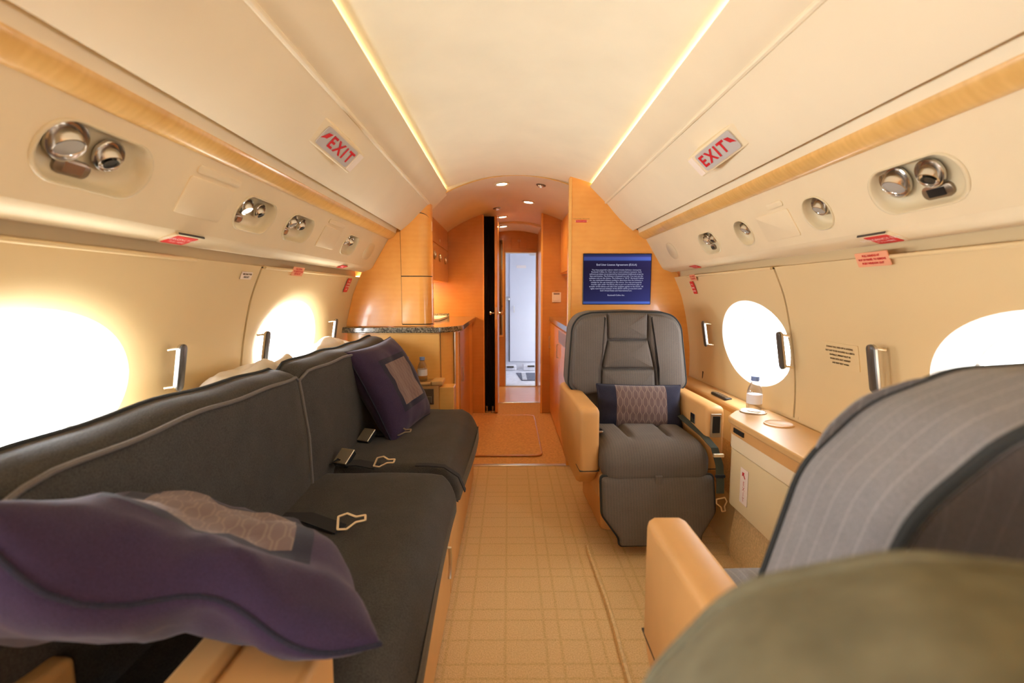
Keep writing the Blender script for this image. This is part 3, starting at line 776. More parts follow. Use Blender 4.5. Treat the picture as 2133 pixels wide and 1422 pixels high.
# open passage door seen edge-on, dark pleated screen next to it
dd = struct_root('door_2', (-.115, YP+.02, 0))
leaf = part('leaf', MB().box(-.128, -.102, YP-.02, YP+.60, .012, 1.79), M_wood3, dd, bevel=.003)
for sx in (-1, 1):
    kb = MB().lathe([(.018, 0), (.019, .005), (.008, .008), (.008, .026), (.020, .034), (.022, .044), (.014, .052), (0, .054)], frame((-.115 + sx*.013, YP+.035, .925), (sx, 0, 0)), 18)
    part('knob', kb, M_chrome, leaf)
part('latch_plate', MB().box(-.121, -.109, YP-.0225, YP-.019, .87, .98), M_nickel, leaf)
ps = thing('pleated_screen', 'dark brown pleated folding screen between left partition and the open door edge', 'screen', (-.18, YP+.1, 0))
pz = MB(); NP = 16
xs = [(-.226 + .098*i/NP, YP + .07 + (.018 if i % 2 else 0)) for i in range(NP+1)]
pz.loft([[(x, y, 0.004) for x, y in xs], [(x, y, 1.80) for x, y in xs]], False, False, closed=False)
part('pleats', pz, M_pleat, ps, flat=True)
part('side_shade', MB().box(-.130, -.129, YP+.0, YP+.60, .01, 1.79), M_pleat, ps, label='dark sheet standing for shade')  # dark sheet added where the door side lies in shade
for x in (-.205, -.150): part('floor_guide', MB().lathe([(.018, 0), (.018, .012), (.008, .016), (.008, .05), (.012, .06), (0, .064)], Matrix.Translation((x, YP+.03, 0)), 14), M_nickel, ps)

# right vestibule cabinets
rc = thing('wardrobe_cabinet', 'low wooden vestibule cabinet with door handle behind the screen bulkhead', 'cabinet', (.55, 3.7, 0))
part('carcass', MB().box(.388, 1.15, 3.026, YP-.002, 0, .855), M_wood, rc)
for y0, y1 in ((3.05, 3.66), (3.67, 4.35)):
    d_ = part('door', MB().box(.376, .389, y0, y1, .03, .84), M_wood, rc, bevel=.002); part('handle', MB().tube([(.374, y1-.06, .62), (.362, y1-.06, .62), (.362, y1-.06, .72), (.374, y1-.06, .72)], .004, 8), M_nickel, d_)
part('drawer', MB().box(.3745, .3765, 3.10, 3.62, .74, .83), M_nickel, rc, label='pale metal drawer front')
tag(part('vestibule_counter', MB().box(.366, 1.15, 3.03, YP-.003, .856, .894), M_granite, bevel=.004), 'dark granite counter on the vestibule cabinet behind the bulkhead', 'countertop')
oc = thing('overhead_cabinet', 'tall wooden overhead cabinet with latches behind the screen bulkhead', 'cabinet', (.7, 3.7, 1.4))
part('carcass', MB().prism([(.474, 1.27), (.474, 1.745), (.62, 1.655), (.75, 1.53), (1.08, 1.30), (1.08, 1.27)], 'y', 3.03, YP-.003), M_wood, oc)
for y0, y1 in ((3.05, 3.66), (3.67, 4.35)):
    d_ = part('door', MB().box(.464, .475, y0, y1, 1.285, 1.735), M_wood, oc, bevel=.002); part('latch', MB().lathe([(.012, 0), (.013, .004), (.006, .008), (0, .009)], frame((.464, y0+.08, 1.55), (-1,0,0)), 14), M_gold, d_)
sb = thing('wall_switch', 'square brass-framed wall switch on the right vestibule partition', 'switch', (.435, YP, 1.06))
part('frame', MB().box(.392, .472, YP-.006, YP-.001, 1.025, 1.115), M_gold, sb, bevel=.002); part('rocker', MB().box(.405, .459, YP-.010, YP-.004, 1.040, 1.092), M_label, sb, bevel=.002); part('slot', MB().box(.405, .459, YP-.0105, YP-.004, 1.094, 1.108), M_bronze, sb)
text('CABIN', .012, M_darktxt, frame((.432, YP-.0015, 1.128), (0,-1,0)), sb)

# vestibule downlights and air outlets
def vmat(h, y, d=0): 
    a = math.asin(h/RV); return frame((CX + h, y, vault(h) - d), (-math.sin(a), 0, -math.cos(a)))
DLT = [(-.098, 3.337, 'round glowing downlight closest to the dome arch'), (.11, 3.975, 'round glowing downlight set right of centre in vestibule ceiling'), (-.11, 4.72, 'upper of two glowing downlights over the passage doorway'), (-.111, 5.22, 'lower of two glowing downlights over the passage doorway')]
for h, y, lb in DLT:
    t_ = thing('downlight', lb, 'downlight', (CX+h, y, vault(h)), 0, 'vestibule downlights')
    d0 = .022 if y > 5.07 else 0
    part('trim_ring', MB().lathe([(.050, .0), (.052, .006), (.046, .009), (.040, .006)], vmat(h, y, d0), 28), M_ivory, t_)
    part('lens', MB().lathe([(.041, .0055), (.02, .0075), (0, .008)], vmat(h, y, d0), 24), M_bulb, t_)
    l = bpy.data.lights.new('downlight_bulb', 'SPOT'); l.energy = 13 if y < 4.2 else 11; l.color = (1.0, .68, .33); l.spot_size = math.radians(150); l.spot_blend = .8; l.shadow_soft_size = .035
    o = bpy.data.objects.new('downlight_bulb', l); COL.objects.link(o); o.parent = t_; o.location = (0, 0, -.03 - d0)
for h, y, lb in ((.168, 3.335, 'dark round air outlet beside the first vestibule downlight'), (-.153, 4.227, 'dark round air outlet left of centre in vestibule ceiling')):
    t_ = thing('air_outlet', lb, 'air vent', (CX+h, y, vault(h)))
    part('ring', MB().lathe([(.032, 0), (.034, .006), (.026, .008), (.022, .002)], vmat(h, y), 24), M_bronze, t_); part('nozzle', MB().lathe([(.023, .001), (.019, .016), (.010, .018), (.008, .010), (0, .010)], vmat(h, y), 20), M_chrome, t_)

# ------------------------------------------------------------------ left galley
YG = 3.0
sl = section(-1)
gal = thing('galley_cabinet', 'tall curved maple galley cabinet with two doors above the granite counter', 'cabinet', (-.75, YG, .897))
XR = -.486
base_poly = [(-1.06, .90)] + [(wx(-1, z)+.002, z) for z in (.95, 1.0, 1.1)] + [(CX-.975, 1.20), (CX-.958, 1.238), (CX-.895, 1.259), (CX-.79, 1.434), (CX-.748, 1.464), (CX-.711, 1.486), (CX-.625, 1.562), (CX-.535, 1.655), (XR, 1.708), (XR, .90)]
R = []
for k in range(9):
    a = PI/2*k/8; xr = XR - .07*(1-math.sin(a)); y = YG + .07*(1-math.cos(a))
    R.append([(min(x, xr), y, z) for x, z in base_poly])
R.append([(x, 3.12, z) for x, z in base_poly])
part('carcass', MB().loft(R), M_wood, gal, angle=50)
def corner_path(u):          # along the front then round the corner
    w1 = .116; tot = w1 + .07*PI/2
    d = u*tot
    if d < w1: return (-.664 + d, YG)
    a = (d-w1)/.07; return (XR-.07 + .07*math.sin(a), YG + .07*(1-math.cos(a)))
def curved_door(z0, ztop, name='door'):
    q = MB(); nu, nv = 26, 8; off = .006
    def P(u, v, o):
        x, y = corner_path(u); x2, y2 = corner_path(min(1, u+.01)); x1, y1 = corner_path(max(0, u-.01))
        tx, ty = x2-x1, y2-y1; l = math.hypot(tx, ty); nx, ny = ty/l, -tx/l
        zt = ztop(u) if callable(ztop) else ztop
        return (x + nx*o, y + ny*o, z0 + v*(zt-z0))
    q.grid(nu, nv, lambda u, v: P(u, v, off))
    per = [(i/nu, 0) for i in range(nu)] + [(1, j/nv) for j in range(nv)] + [(1-i/nu, 1) for i in range(nu)] + [(0, 1-j/nv) for j in range(nv)]
    q.loft([[P(u, v, off) for u, v in per], [P(u, v, -.002) for u, v in per]], False, False)
    d = part(name, q, M_wood, gal, angle=50)
    return d
def gap(z0, z1, u0=0, u1=1, w=.0025):
    pts = [(corner_path(u0 + (u1-u0)*i/16), z0 + (z1-z0)*i/16) for i in range(17)]
    return [(x, y-.003, z) for (x, y), z in pts]
topf = lambda u: 1.49 + .10*math.sqrt(max(0, 1-(1-min(1, u/.55))**2)) - (.06*max(0, (u-.55)/.45)**2)
dU = curved_door(1.212, topf); dLo = curved_door(.915, 1.206)
jt = MB()
for pts in (gap(1.209, 1.209), gap(.911, .911), gap(.911, 1.49, 0, 0), [(corner_path(i/24)[0], corner_path(i/24)[1]-.003, topf(i/24)+.003) for i in range(25)]):
    jt.tube(pts, .003, 5)
part('door_joint', jt, M_dark, gal)
for d_, z in ((dU, 1.52), (dLo, 1.10)): part('hinge', MB().box(XR-.004, XR+.006, YG+.055, YG+.075, z-.03, z+.03), M_gold, d_, bevel=.002)
ct = [(-1.06, 2.93), (-.40, 2.93), (-.30, 3.12), (-.30, YP-.003), (-1.07, YP-.003)]
ctp = fillet(ct, [0, .14, .14, 0, 0], 8)
tag(part('granite_countertop', MB().prism(ctp, 'z', .862, .897), M_granite, bevel=.006, seg=3), 'dark green granite galley countertop with rounded corner under the maple cabinet', 'countertop')
lc = thing('base_cabinet', 'maple base cabinet with curved corner under the granite galley countertop', 'cabinet', (-.7, 3.3, 0))
lcp = fillet([(-1.0, 2.965), (-.425, 2.965), (-.335, 3.14), (-.335, YP-.005), (-1.0, YP-.005)], [0, .12, .12, 0, 0], 8)
part('carcass', MB().prism(lcp, 'z', 0, .861), M_wood2, lc)
part('door', MB().box(-.985, -.43, 2.957, 2.966, .06, .852), M_wood2, lc, bevel=.002)
part('door_joint', MB().box(-.426, -.4235, 2.962, 2.970, .06, .86), M_dark, lc)
sd = part('side_door', MB().box(-.336, -.327, 3.20, 3.95, .05, .845), M_wood3, lc, bevel=.002); part('handle', MB().tube([(-.328, 3.28, .5), (-.315, 3.28, .5), (-.315, 3.28, .6), (-.328, 3.28, .6)], .004, 8), M_nickel, sd)
part('corner_strip', MB().tube([(-.351, 3.09, .03), (-.351, 3.09, .855)], .007, 8), M_nickel, lc)
hg = thing('hanging_cabinet', 'maple hanging cabinet with round latches over the lit galley niche', 'cabinet', (-.8, 3.9, 1.3))
part('carcass', MB().prism([(-1.07, 1.20), (-1.0, 1.48), (-.70, 1.55), (-.556, 1.655), (-.556, 1.20)], 'y', 3.122, YP-.002), M_wood, hg)
part('top_door', MB().box(-.558, -.546, 3.13, YP-.01, 1.482, 1.652), M_wood3, hg, bevel=.002)
part('lower_door', MB().box(-.558, -.546, 3.13, YP-.01, 1.205, 1.474), M_wood3, hg, bevel=.002)
for y in (3.56, 3.84, 4.16): part('latch', MB().lathe([(.030, 0), (.033, .006), (.028, .011), (.020, .010), (.018, .016), (0, .018)], frame((-.546, y, 1.385), (1,0,0)), 20), M_nickel, hg)
part('latch', MB().lathe([(.012, 0), (.013, .006), (0, .008)], frame((-.546, 3.85, 1.515), (1,0,0)), 14), M_gold, hg)
tag(part('niche_light', MB().box(-.92, -.80, 3.50, 4.30, 1.188, 1.198), M_niche), 'glowing strip light under the hanging galley cabinet', 'light strip')
ty = thing('serving_tray', 'pale tray with dark rim lying on the galley countertop', 'tray', (-.62, 3.85, .897))
part('tray', MB().prism(rrect(-.85, -.52, 3.60, 4.10, .04), 'z', .898, .916), M_label, ty, bevel=.004); part('splash_rim', MB().box(-.86, -.51, 4.10, 4.125, .898, .935), M_granite, ty, bevel=.003)
mtp = rrect(-.32, .225, 3.17, 4.25, .05)
tag(part('runner_mat', MB().prism(mtp, 'z', 0, .012), M_carpet2, bevel=.005), 'rust orange runner mat with rounded corners on the vestibule floor', 'mat')
part('bound_edge', MB().tube([(x, y, .007) for x, y in mtp], .007, 6, closed=True), M_wood3, bpy.data.objects['runner_mat'])

# ------------------------------------------------------------------ screen on bulkhead
tv = thing('screen', 'flat screen with blue licence text mounted on the maple bulkhead', 'screen', (.667, YF, 1.19))
part('bezel', MB().box(.456, .878, YF-.012, YF+.002, 1.034, 1.347), M_black, tv, bevel=.003)
q = MB(); q.add([(.460, YF-.0125, 1.038), (.873, YF-.0125, 1.038), (.873, YF-.0125, 1.343), (.460, YF-.0125, 1.343)], [(0,1,2,3)], [(0,0),(1,0),(1,1),(0,1)]); part('display', q, M_screen, tv)
text('End User License Agreement (EULA)', .0165, M_scrtxt, frame((.662, YF-.0135, 1.278), (0,-1,0)), tv)
EU = ['You have acquired a device which includes Software licensed by', 'Rockwell Collins, Inc. from one or more software licensors. Such', 'software products are protected by international intellectual property', 'laws and treaties. The Software is licensed not sold. You may use the', 'software only on this device. The Software is "AS IS". Rockwell Collins', 'Inc. has conducted software testing to determine that the Software is', 'suitable for the use intended on this device. You may permanently', 'transfer right under the EULA only as part of a permanent sale or', 'transfer of this device and only if the recipient agrees to the EULA. All', 'rights reserved and violation of this EULA will be prosecuted under', 'both United States and International Law.']
for i, t_ in enumerate(EU): text(t_, .0117, M_scrtxt, frame((.662, YF-.0135, 1.247 - .0127*i), (0,-1,0)), tv)
text('Rockwell Collins Inc.', .0125, M_scrtxt, frame((.662, YF-.0135, 1.092), (0,-1,0)), tv)
bpl = thing('placard', 'small red and dark lettered placard on the maple bulkhead above the screen', 'placard', (.443, YF, 1.55))
part('plate', MB().box(.410, .476, YF-.002, YF+.001, 1.535, 1.549), M_red, bpl)
text('NO SMOKING IN LAVATORY', .0062, M_whitetxt, frame((.443, YF-.0026, 1.542), (0,-1,0)), bpl); text('FASTEN SEAT BELT WHILE SEATED', .0066, M_darktxt, frame((.443, YF-.0012, 1.556), (0,-1,0)), bpl)

# ------------------------------------------------------------------ signs on the side panels
bA, bT = Vector((.445, 1.752)), Vector((.265, -.264)).normalized()
def binp(s, y, t, d=0): return Vector((CX + s*(bA.x + bT.x*t + bT.y*d), y, bA.y + bT.y*t - bT.x*d))
def bin_frame(s, y, t, d, tilt):
    up = Vector((-s*bT.x, 0, -bT.y)); n = Vector((s*bT.y, 0, -bT.x)); x = up.cross(n)
    n2 = (n*math.cos(tilt) + Vector((0,-1,0))*math.sin(tilt)).normalized(); x2 = up.cross(n2).normalized()
    M = Matrix((x2, up, n2)).transposed().to_4x4(); M.translation = binp(s, y, t, d); return M
for s, lb in ((-1, 'wedge shaped red EXIT sign on the ceiling panel over the sofa'), (1, 'wedge shaped red EXIT sign on the ceiling panel over the armchairs')):
    y0, y1, t0, t1 = (1.445, 1.705, .192, .285) if s < 0 else (1.425, 1.690, .215, .303)
    tc = (t0+t1)/2
    root = thing('exit_sign', lb, 'exit sign', binp(s, (y0+y1)/2, tc), 0, 'exit signs')
    q = MB(); a0, a1 = .006, .062
    b4 = [(y0, t0), (y1, t0), (y1, t1), (y0, t1)]; hh = [a0, a1, a1, a0]
    q.loft([[binp(s, y, t, -.014) for y, t in b4], [binp(s, y, t, h) for (y, t), h in zip(inset(b4, .004), hh)]])
    part('housing', q, M_psu, root, bevel=.005, seg=3)
    tilt = math.atan2(a1-a0, y1-y0)
    def face(w, h, d, r, cy_): 
        M = bin_frame(s, cy_, tc, a0 + (a1-a0)*(cy_-y0)/(y1-y0) + d, tilt)
        return M, [M @ Vector((x, y, 0)) for x, y in rrect(-w/2, w/2, -h/2, h/2, r, 4)]
    cyf = (y0+y1)/2 - .004
    M, P = face(.185, .066, .0005, .010, cyf); M2, P2 = face(.185, .066, .004, .010, cyf)
    f_ = part('sign_face', MB().loft([P, P2]), M_signface, root)
    M, _ = face(.1, .1, .0052, .01, cyf)
    sgn = 1 if s < 0 else -1
    text('EXIT', .056, M_redtxt, M @ Matrix.Translation((sgn*.016, -.001, 0)), root, space=1.25, bold=.0016)
    ar = MB(); ax = -sgn*.074
    tri = [(-.012, .004), (.002, .019), (.018, .012), (.010, .006), (.016, -.004), (.008, -.010)]
    tri = [(.016, .018), (-.002, .014), (-.018, -.012), (-.006, -.006), (.004, -.004)] if s < 0 else [(-.016, .018), (.002, .014), (.018, -.012), (.006, -.006), (-.004, -.004)]
    ar.loft([[M @ Vector((x+ax, y+.002, 0)) for x, y in tri], [M @ Vector((x+ax, y+.002, .0008)) for x, y in tri]])
    part('arrow', ar, M_redtxt, root)
    M, P = face(.026, .070, .0005, .004, y1-.022 if s < 0 else y1-.020); M2, P2 = face(.026, .070, .003, .004, y1-.022 if s < 0 else y1-.020)
    part('end_label', MB().loft([P, P2]), M_label, root)

# red emergency placards on the service panel lip and orange ones on the window panels
def lip_placard(s, yc, lb, w, h, cover=True):
    a = Vector((.905, 1.2525)); b = Vector((.945, 1.2405)); d = (b-a).normalized()
    up = Vector((-s*d.x, 0, -d.y)); n = Vector((s*d.y, 0, -d.x)); x = up.cross(n)
    M = Matrix((x, up, n)).transposed().to_4x4(); c = a + (b-a)*.5; M.translation = Vector((CX + s*c.x, yc, c.y)) + n*.004
    root = thing('emergency_placard', lb, 'placard', tuple(M.translation))
    def pl_(nm, w, h, z0, z1, mt, r): part(nm, MB().loft([[M @ Vector((x, y, z0)) for x, y in rrect(-w/2, w/2, -h/2, h/2, r, 4)], [M @ Vector((x, y, z1)) for x, y in rrect(-w/2, w/2, -h/2, h/2, r, 4)]]), mt, root)
    if cover:
        pl_('cover', w*1.45, h*1.35, -.006, .001, M_psu, h*.5)
        part('latch_slot', MB().loft([[M @ Vector((x, y + h*.72, -.003)) for x, y in rrect(-w*.62, w*.62, -.0014, .0014, .001, 3)], [M @ Vector((x, y + h*.72, .0022)) for x, y in rrect(-w*.62, w*.62, -.0014, .0014, .001, 3)]]), M_dark, root)
    pl_('plate', w, h, .001, .0025, M_red, .002)
    text('EMERGENCY EXIT', h*.34, M_whitetxt, M @ Matrix.Translation((0, h*.14, .0032)), root); text('PULL HERE', h*.24, M_whitetxt, M @ Matrix.Translation((0, -h*.20, .0032)), root)
lip_placard(-1, 1.300, 'red emergency exit placard under the first access door above the sofa', .082, .050)
lip_placard(1, 1.262, 'red emergency exit placard under the large light unit on the armchair side', .078, .050)
lip_placard(-1, 2.55, 'small red placard on the panel lip near the maple galley cabinet', .085, .034, False)
lip_placard(1, 2.53, 'small red placard on the panel lip near the screen bulkhead', .085, .034, False)
def wall_frame(s, y, z, off=.002):
    z2, z1 = z+.01, z-.01; up = Vector((s*(hW(z2)-hW(z1)), 0, .02)).normalized(); x = Vector((0, -s*1.0, 0)) * 1.0
    n = x.cross(up); M = Matrix((x, up, n)).transposed().to_4x4(); M.translation = Vector((wx(s, z, off), y, z)); return M
def wall_placard(s, y, z, w, h, lb, bg, lines, tm, off=.013, name='placard', rot=0):
    M = wall_frame(s, y, z, off) @ Matrix.Rotation(rot, 4, 'Z')
    root = thing(name, lb, 'placard', tuple(M.translation))
    part('plate', MB().loft([[M @ Vector((x, yy, -.002)) for x, yy in rrect(-w/2, w/2, -h/2, h/2, .003, 3)], [M @ Vector((x, yy, .0008)) for x, yy in rrect(-w/2, w/2, -h/2, h/2, .003, 3)]]), bg, root)
    for i, t_ in enumerate(lines): text(t_, min(h*.88/len(lines), w*.92/(.62*max(len(q) for q in lines))), tm, M @ Matrix.Translation((0, h*.40 - h*.8*(i+.5)/len(lines), .0015)), root, bold=.0004)
wall_placard(-1, 2.10, 1.196, .105, .040, 'orange lettered placard at the upper corner of the far sofa-side window panel', M_orange, ['PULL DOWN', 'TO REMOVE PANEL', 'BEFORE EXIT'], M_redtxt, .016)
wall_placard(1, 1.345, 1.196, .120, .042, 'orange lettered placard on top of the near armchair-side window panel', M_orange, ['PULL HANDLE AT', 'TOP OF PANEL TO REMOVE', 'PUSH WINDOW OUT'], M_redtxt, .016)
wall_placard(1, 2.66, 1.190, .08, .036, 'orange lettered placard on the far window panel near the screen bulkhead', M_orange, ['PULL HANDLE', 'TO REMOVE'], M_redtxt, .016)
wall_placard(-1, 2.81, 1.150, .058, .085, 'tall red placard on the wall beside the maple galley cabinet', M_red, ['PULL', 'HANDLE', 'TO OPEN', 'EXIT'], M_whitetxt, .013)
wall_placard(1, 2.72, 1.135, .045, .075, 'tall red placard on the far window panel near the screen bulkhead', M_red, ['PULL', 'HANDLE', 'TO OPEN'], M_whitetxt, .013)
wall_placard(-1, 1.735, 1.165, .070, .028, 'tiny cream placard with dark lettering between the two sofa-side windows', M_label, ['USE ONLY FOR', 'HEADSET'], M_darktxt, .004)
wall_placard(1, 1.595, .893, .175, .085, 'cream wall placard with five dark text lines between the armchair-side windows', M_wall, ['DURING TAXI, TAKE OFF & LANDING', 'SEAT NOT TO BE OCCUPIED AS A BERTH', 'SEATBACK UPRIGHT MUST BE', 'WORN WITH SEAT ARMREST', 'AND SEAT BELT WORN'], M_darktxt, .002)

# shade handles beside the windows
def shade_handle(s, y, z0, z1, lb):
    root = thing('shade_handle', lb, 'handle', (wx(s, (z0+z1)/2), y, (z0+z1)/2), 0, 'window shade handles')
    q = MB()
    z0 -= .004; z1 += .004
    n = Vector((-s, 0, .12)).normalized()
    P = lambda z, d: Vector((wx(s, z, .010), y, z)) + n*d
    for z in (z0+.012, z1-.012): part('post', MB().lathe([(.006, 0), (.0045, .004), (.0045, .034)], frame(P(z, 0), n), 12), M_gold, root)
    a = P(z0, .038); b = P(z1, .038); ax = (b-a).normalized(); w = .015; t = .007
    poly = rrect(-w, w, 0, (b-a).length, w*.98, 6); sx = Vector((0, 1, 0)); nn = sx.cross(ax) * 1.0
    mk = lambda d, ins: [a + sx*u + ax*v + nn*d for u, v in (inset(poly, ins) if ins else poly)]
    grip = part('grip', MB().loft([mk(-t, .003), mk(-t*.5, 0), mk(t*.5, 0), mk(t, .003)]), M_chrome if s < 0 else M_nickel, root)
    dn = 1 if (nn.x * s) < 0 else -1
    part('face', MB().loft([mk(dn*t*.5, -.0006), mk(dn*(t+.001), -.0004), mk(dn*(t+.0035), .003)]), M_darkp, grip)
shade_handle(-1, 1.405, .815, .945, 'chrome shade handle right of the near sofa-side window')
shade_handle(-1, 1.905, .80, .945, 'chrome shade handle left of the far sofa-side window')
shade_handle(-1, 2.66, .85, .955, 'chrome shade handle between far sofa-side window and galley counter')
shade_handle(1, 2.60, .815, .945, 'dark faced shade handle nearest the screen bulkhead')
shade_handle(1, 1.865, .805, .945, 'dark faced shade handle at the near edge of the armchair window')
shade_handle(1, 1.385, .81, .945, 'dark faced shade handle partly hidden above the near seat back')

# ------------------------------------------------------------------ side ledges
lg = thing('side_ledge', 'tan leather ledge along the armchair-side wall with controls and cup holders', 'ledge', (1.05, 2.0, .58))
part('narrow_ledge', MB().prism([(wx(1, .55), .545), (wx(1, .58), .590), (1.075, .588), (1.045, .580), (1.035, .565), (1.04, .545)], 'y', .2, 2.985), M_tan2, lg, bevel=.006)
wide = fillet([(1.125, 1.12), (1.125, 2.035), (.985, 2.035), (.897, 1.93), (.897, 1.12)], [0, 0, .07, .09, 0], 6)
part('wide_top', MB().prism(wide, 'z', .575, .602), M_tan2, lg, bevel=.008, seg=3)
part('front_band', MB().prism(inset(wide, .010), 'z', .535, .576), M_tan, lg)
part('slot', MB().box(.902, .906, 1.80, 1.88, .548, .566), M_black, lg)
cpn = part('control_panel', MB().prism(rrect(1.052, 1.088, 2.29, 2.46, .008), 'z', .580, .594), M_black, lg, bevel=.003)
kb = MB()
for i in range(6): kb.box(1.060, 1.080, 2.305 + i*.025, 2.318 + i*.025, .593, .5965)
part('buttons', kb, M_nickel, cpn)
for yy in (1.99, 1.795):
    part('cup_holder', MB().lathe([(.052, .602), (.053, .6065), (.048, .6075), (.044, .6045), (0, .604)], Matrix.Translation((1.035, yy, 0)), 32), M_nickel if yy > 1.9 else M_tan2, lg)
part('filler', MB().prism([(wx(1, .40)+.0, .40), (wx(1, .55), .546), (1.045, .546), (1.05, .40)], 'y', .2, 2.985), M_creamp, lg)
sc_ = thing('side_cabinet', 'cream fold-out table cabinet under the tan ledge by the armchair', 'cabinet', (1.0, 1.2, .24))
part('upper_band', MB().prism(inset(wide, .014), 'z', .475, .536), M_side, sc_, bevel=.003)
part('table_door', MB().prism(inset(wide, .017), 'z', .235, .472), M_creamp, sc_, bevel=.004)
part('edge_latch', MB().lathe([(.006, 0), (.007, .004), (0, .005)], frame((.950, 1.985, .46), (-.6, .8, 0)), 12), M_dark, sc_)
ex = thing('exit_placard', 'white vertical EXIT placard with red arrow on the cream side cabinet', 'placard', (.911, 1.80, .35))
part('plate', MB().box(.9105, .9125, 1.765, 1.822, .285, .425), M_whitetxt, ex)
M = frame((.9100, 1.795, .34), (-1, 0, 0))
for i, ch in enumerate('EXIT'): text(ch, .024, M_redtxt, frame((.9100, 1.793, .366 - i*.021), (-1,0,0)) @ Matrix.Rotation(0, 4, 'Z'), ex)
ar = MB(); tri = [(-.012, .012), (.006, .012), (.001, .006), (.013, -.008), (.008, -.012), (-.004, .001), (-.012, -.006)]
MM = frame((.9098, 1.795, .398), (-1, 0, 0)); ar.add([MM @ Vector((x, y, 0)) for x, y in tri], [tuple(range(7))]); part('arrow', ar, M_redtxt, ex)
# carpeted dado on the right
dd_ = MB(); dd_.prism([(.93, 0), (.935, .10), (.952, .232), (1.0, .236), (1.0, 0)], 'y', 1.12, 1.93); dd_.prism([(.95, 0), (1.02, .22), (1.05, .40), (1.12, .40), (1.0, 0)], 'y', -.5, 1.12); dd_.prism([(1.02, 0), (1.035, .2), (1.05, .40), (1.12, .40), (1.0, 0)], 'y', 1.9, 2.985)
struct('baseboard_right', dd_, M_dado)
# left ledge behind the sofa
ll = MB(); ll.prism([(-.79, .70), (-.79, .735), (wx(-1, .75)+.002, .735), (wx(-1, .70)+.002, .70)], 'y', .2, 2.92)
tag(part('side_ledge', ll, M_creamp, bevel=.004), 'cream ledge between sofa back and window wall under the white linens', 'ledge')
def crumple(name, lb, x0, x1, y0, y1, z, h, seed, mt=M_linen):
    q = MB(); nx, ny = 26, 60
    def f(u, v):
        e = min(1, 4*u*(1-u)*1.15)**.6 * min(1, 4*v*(1-v)*1.6)**.6
        p = Vector((u*2.2 + seed, v*4.5, seed*1.7)); nn = .12 + mnoise.noise(p*.8)*.38 + .10*abs(mnoise.noise(p*1.7)) + .03*mnoise.noise(p*5)
        return (x0 + u*(x1-x0), y0 + v*(y1-y0), z + e*h*(.55 + nn))
    q.grid(nx, ny, f); q.grid(2, 2, lambda u, v: (x0 + u*(x1-x0), y0 + v*(y1-y0), z))
    return tag(part(name, q, mt, angle=80), lb, 'linen', 'linens on the window ledge')
crumple('white_sheet', 'white crumpled sheet spread on the ledge under the near sofa-side window', -1.01, -.835, .25, 1.42, .7355, .105, 1)
crumple('cream_blanket', 'cream folded blanket bunched on the ledge between the sofa-side windows', -1.02, -.835, 1.44, 2.02, .7355, .150, 5)
crumple('white_pillow', 'puffy white pillow on the ledge under the far window near the counter', -1.02, -.835, 2.04, 2.85, .7355, .155, 9)

# ------------------------------------------------------------------ sofa
sf = thing('sofa', 'long charcoal three-seat sofa with piped back cushions and tan leather base along the window wall', 'sofa', (-.5, 1.75, 0))
def pip(loop, r=.006): return MB().tube(loop, r, 7)
part('base', MB().prism([(-.226, 0), (-.214, .30), (-.95, .30), (-.84, 0)], 'y', .62, 2.80), M_tan, sf, bevel=.006)
part('base_skirt', MB().box(-.226, -.212, 1.655, 2.78, .012, .27), M_tan, sf, bevel=.003)
part('base_skirt', MB().box(-.226, -.212, .64, 1.645, .012, .27), M_tan, sf, bevel=.003)
def seat_shape(o):
    x = (o.x + .44)/.27
    o.x += .012*math.sin(o.y*3.0)
    if o.z > .36: o.z += .004*mnoise.noise(Vector((o.x*9, o.y*9, 0))) + .004*math.sin(o.y*30)*math.exp(-((o.y-1.33)/.08)**2)
    # front drops towards the base
    if o.x > -.27: o.z -= .075*max(0, (o.x+.27)/.085)**1.5 * (1 if o.z > .33 else 0)
    return o
for y0, y1 in ((.70, 1.797), (1.803, 2.80)):
    part('seat_cushion', rbox(-.80, -.188, y0, y1, .285, .425, .055, 12, .014, seat_shape), M_sofa, sf)
bx = [(-.70, .40), (-.705, .60), (-.725, .78), (-.731, .822), (-.740, .840), (-.772, .850), (-.806, .852), (-.818, .844), (-.825, .80), (-.83, .40)]
for y0, y1 in ((.60, 1.647), (1.653, 2.83)):
    q = MB(); ys = [y0 + (y1-y0)*i/24 for i in range(25)]; R = []
    for i, y in enumerate(ys):
        e = min(y-y0, y1-y)
        dip = .05*max(0, 1-(y-y0)/.14)**2 if y0 < 1 else .012*max(0, 1-(y-y0)/.05)**2
        dip += .012*max(0, 1-(y1-y)/.05)**2
        wv = .004*math.sin(y*7.3) + .003*math.sin(y*19)
        bul = .018*(1-math.exp(-e/.06))
        R.append([(x + (bul if k < 4 else 0), y, z - (dip + .01*max(0, 1-e/.03)) * (z > .7) + (wv if 1 < k < 8 else 0)) for k, (x, z) in enumerate(bx)])
    q.loft(R); bc = part('back_cushion', q, M_sofa, sf, angle=60)
    front = [Vector(r[3]) + Vector((.002, 0, .003)) for r in R]; rear = [Vector(r[6]) + Vector((-.003, 0, .003)) for r in R]
    f0 = [Vector(R[0][k]) + Vector((.003, -.002, 0)) for k in (0, 1, 2)]; f1 = [Vector(R[-1][k]) + Vector((.003, .002, 0)) for k in (2, 1, 0)]
    part('piping', MB().tube(f0 + front + f1, .0055, 7), M_pipe, bc); part('piping', MB().tube(rear, .0045, 7), M_chairpipe, bc)
rel = part('recline_lever', MB().tube([(-.215, 1.52, .262), (-.196, 1.52, .262), (-.196, 1.525, .20), (-.196, 1.50, .165)], .006, 8), M_nickel, sf)
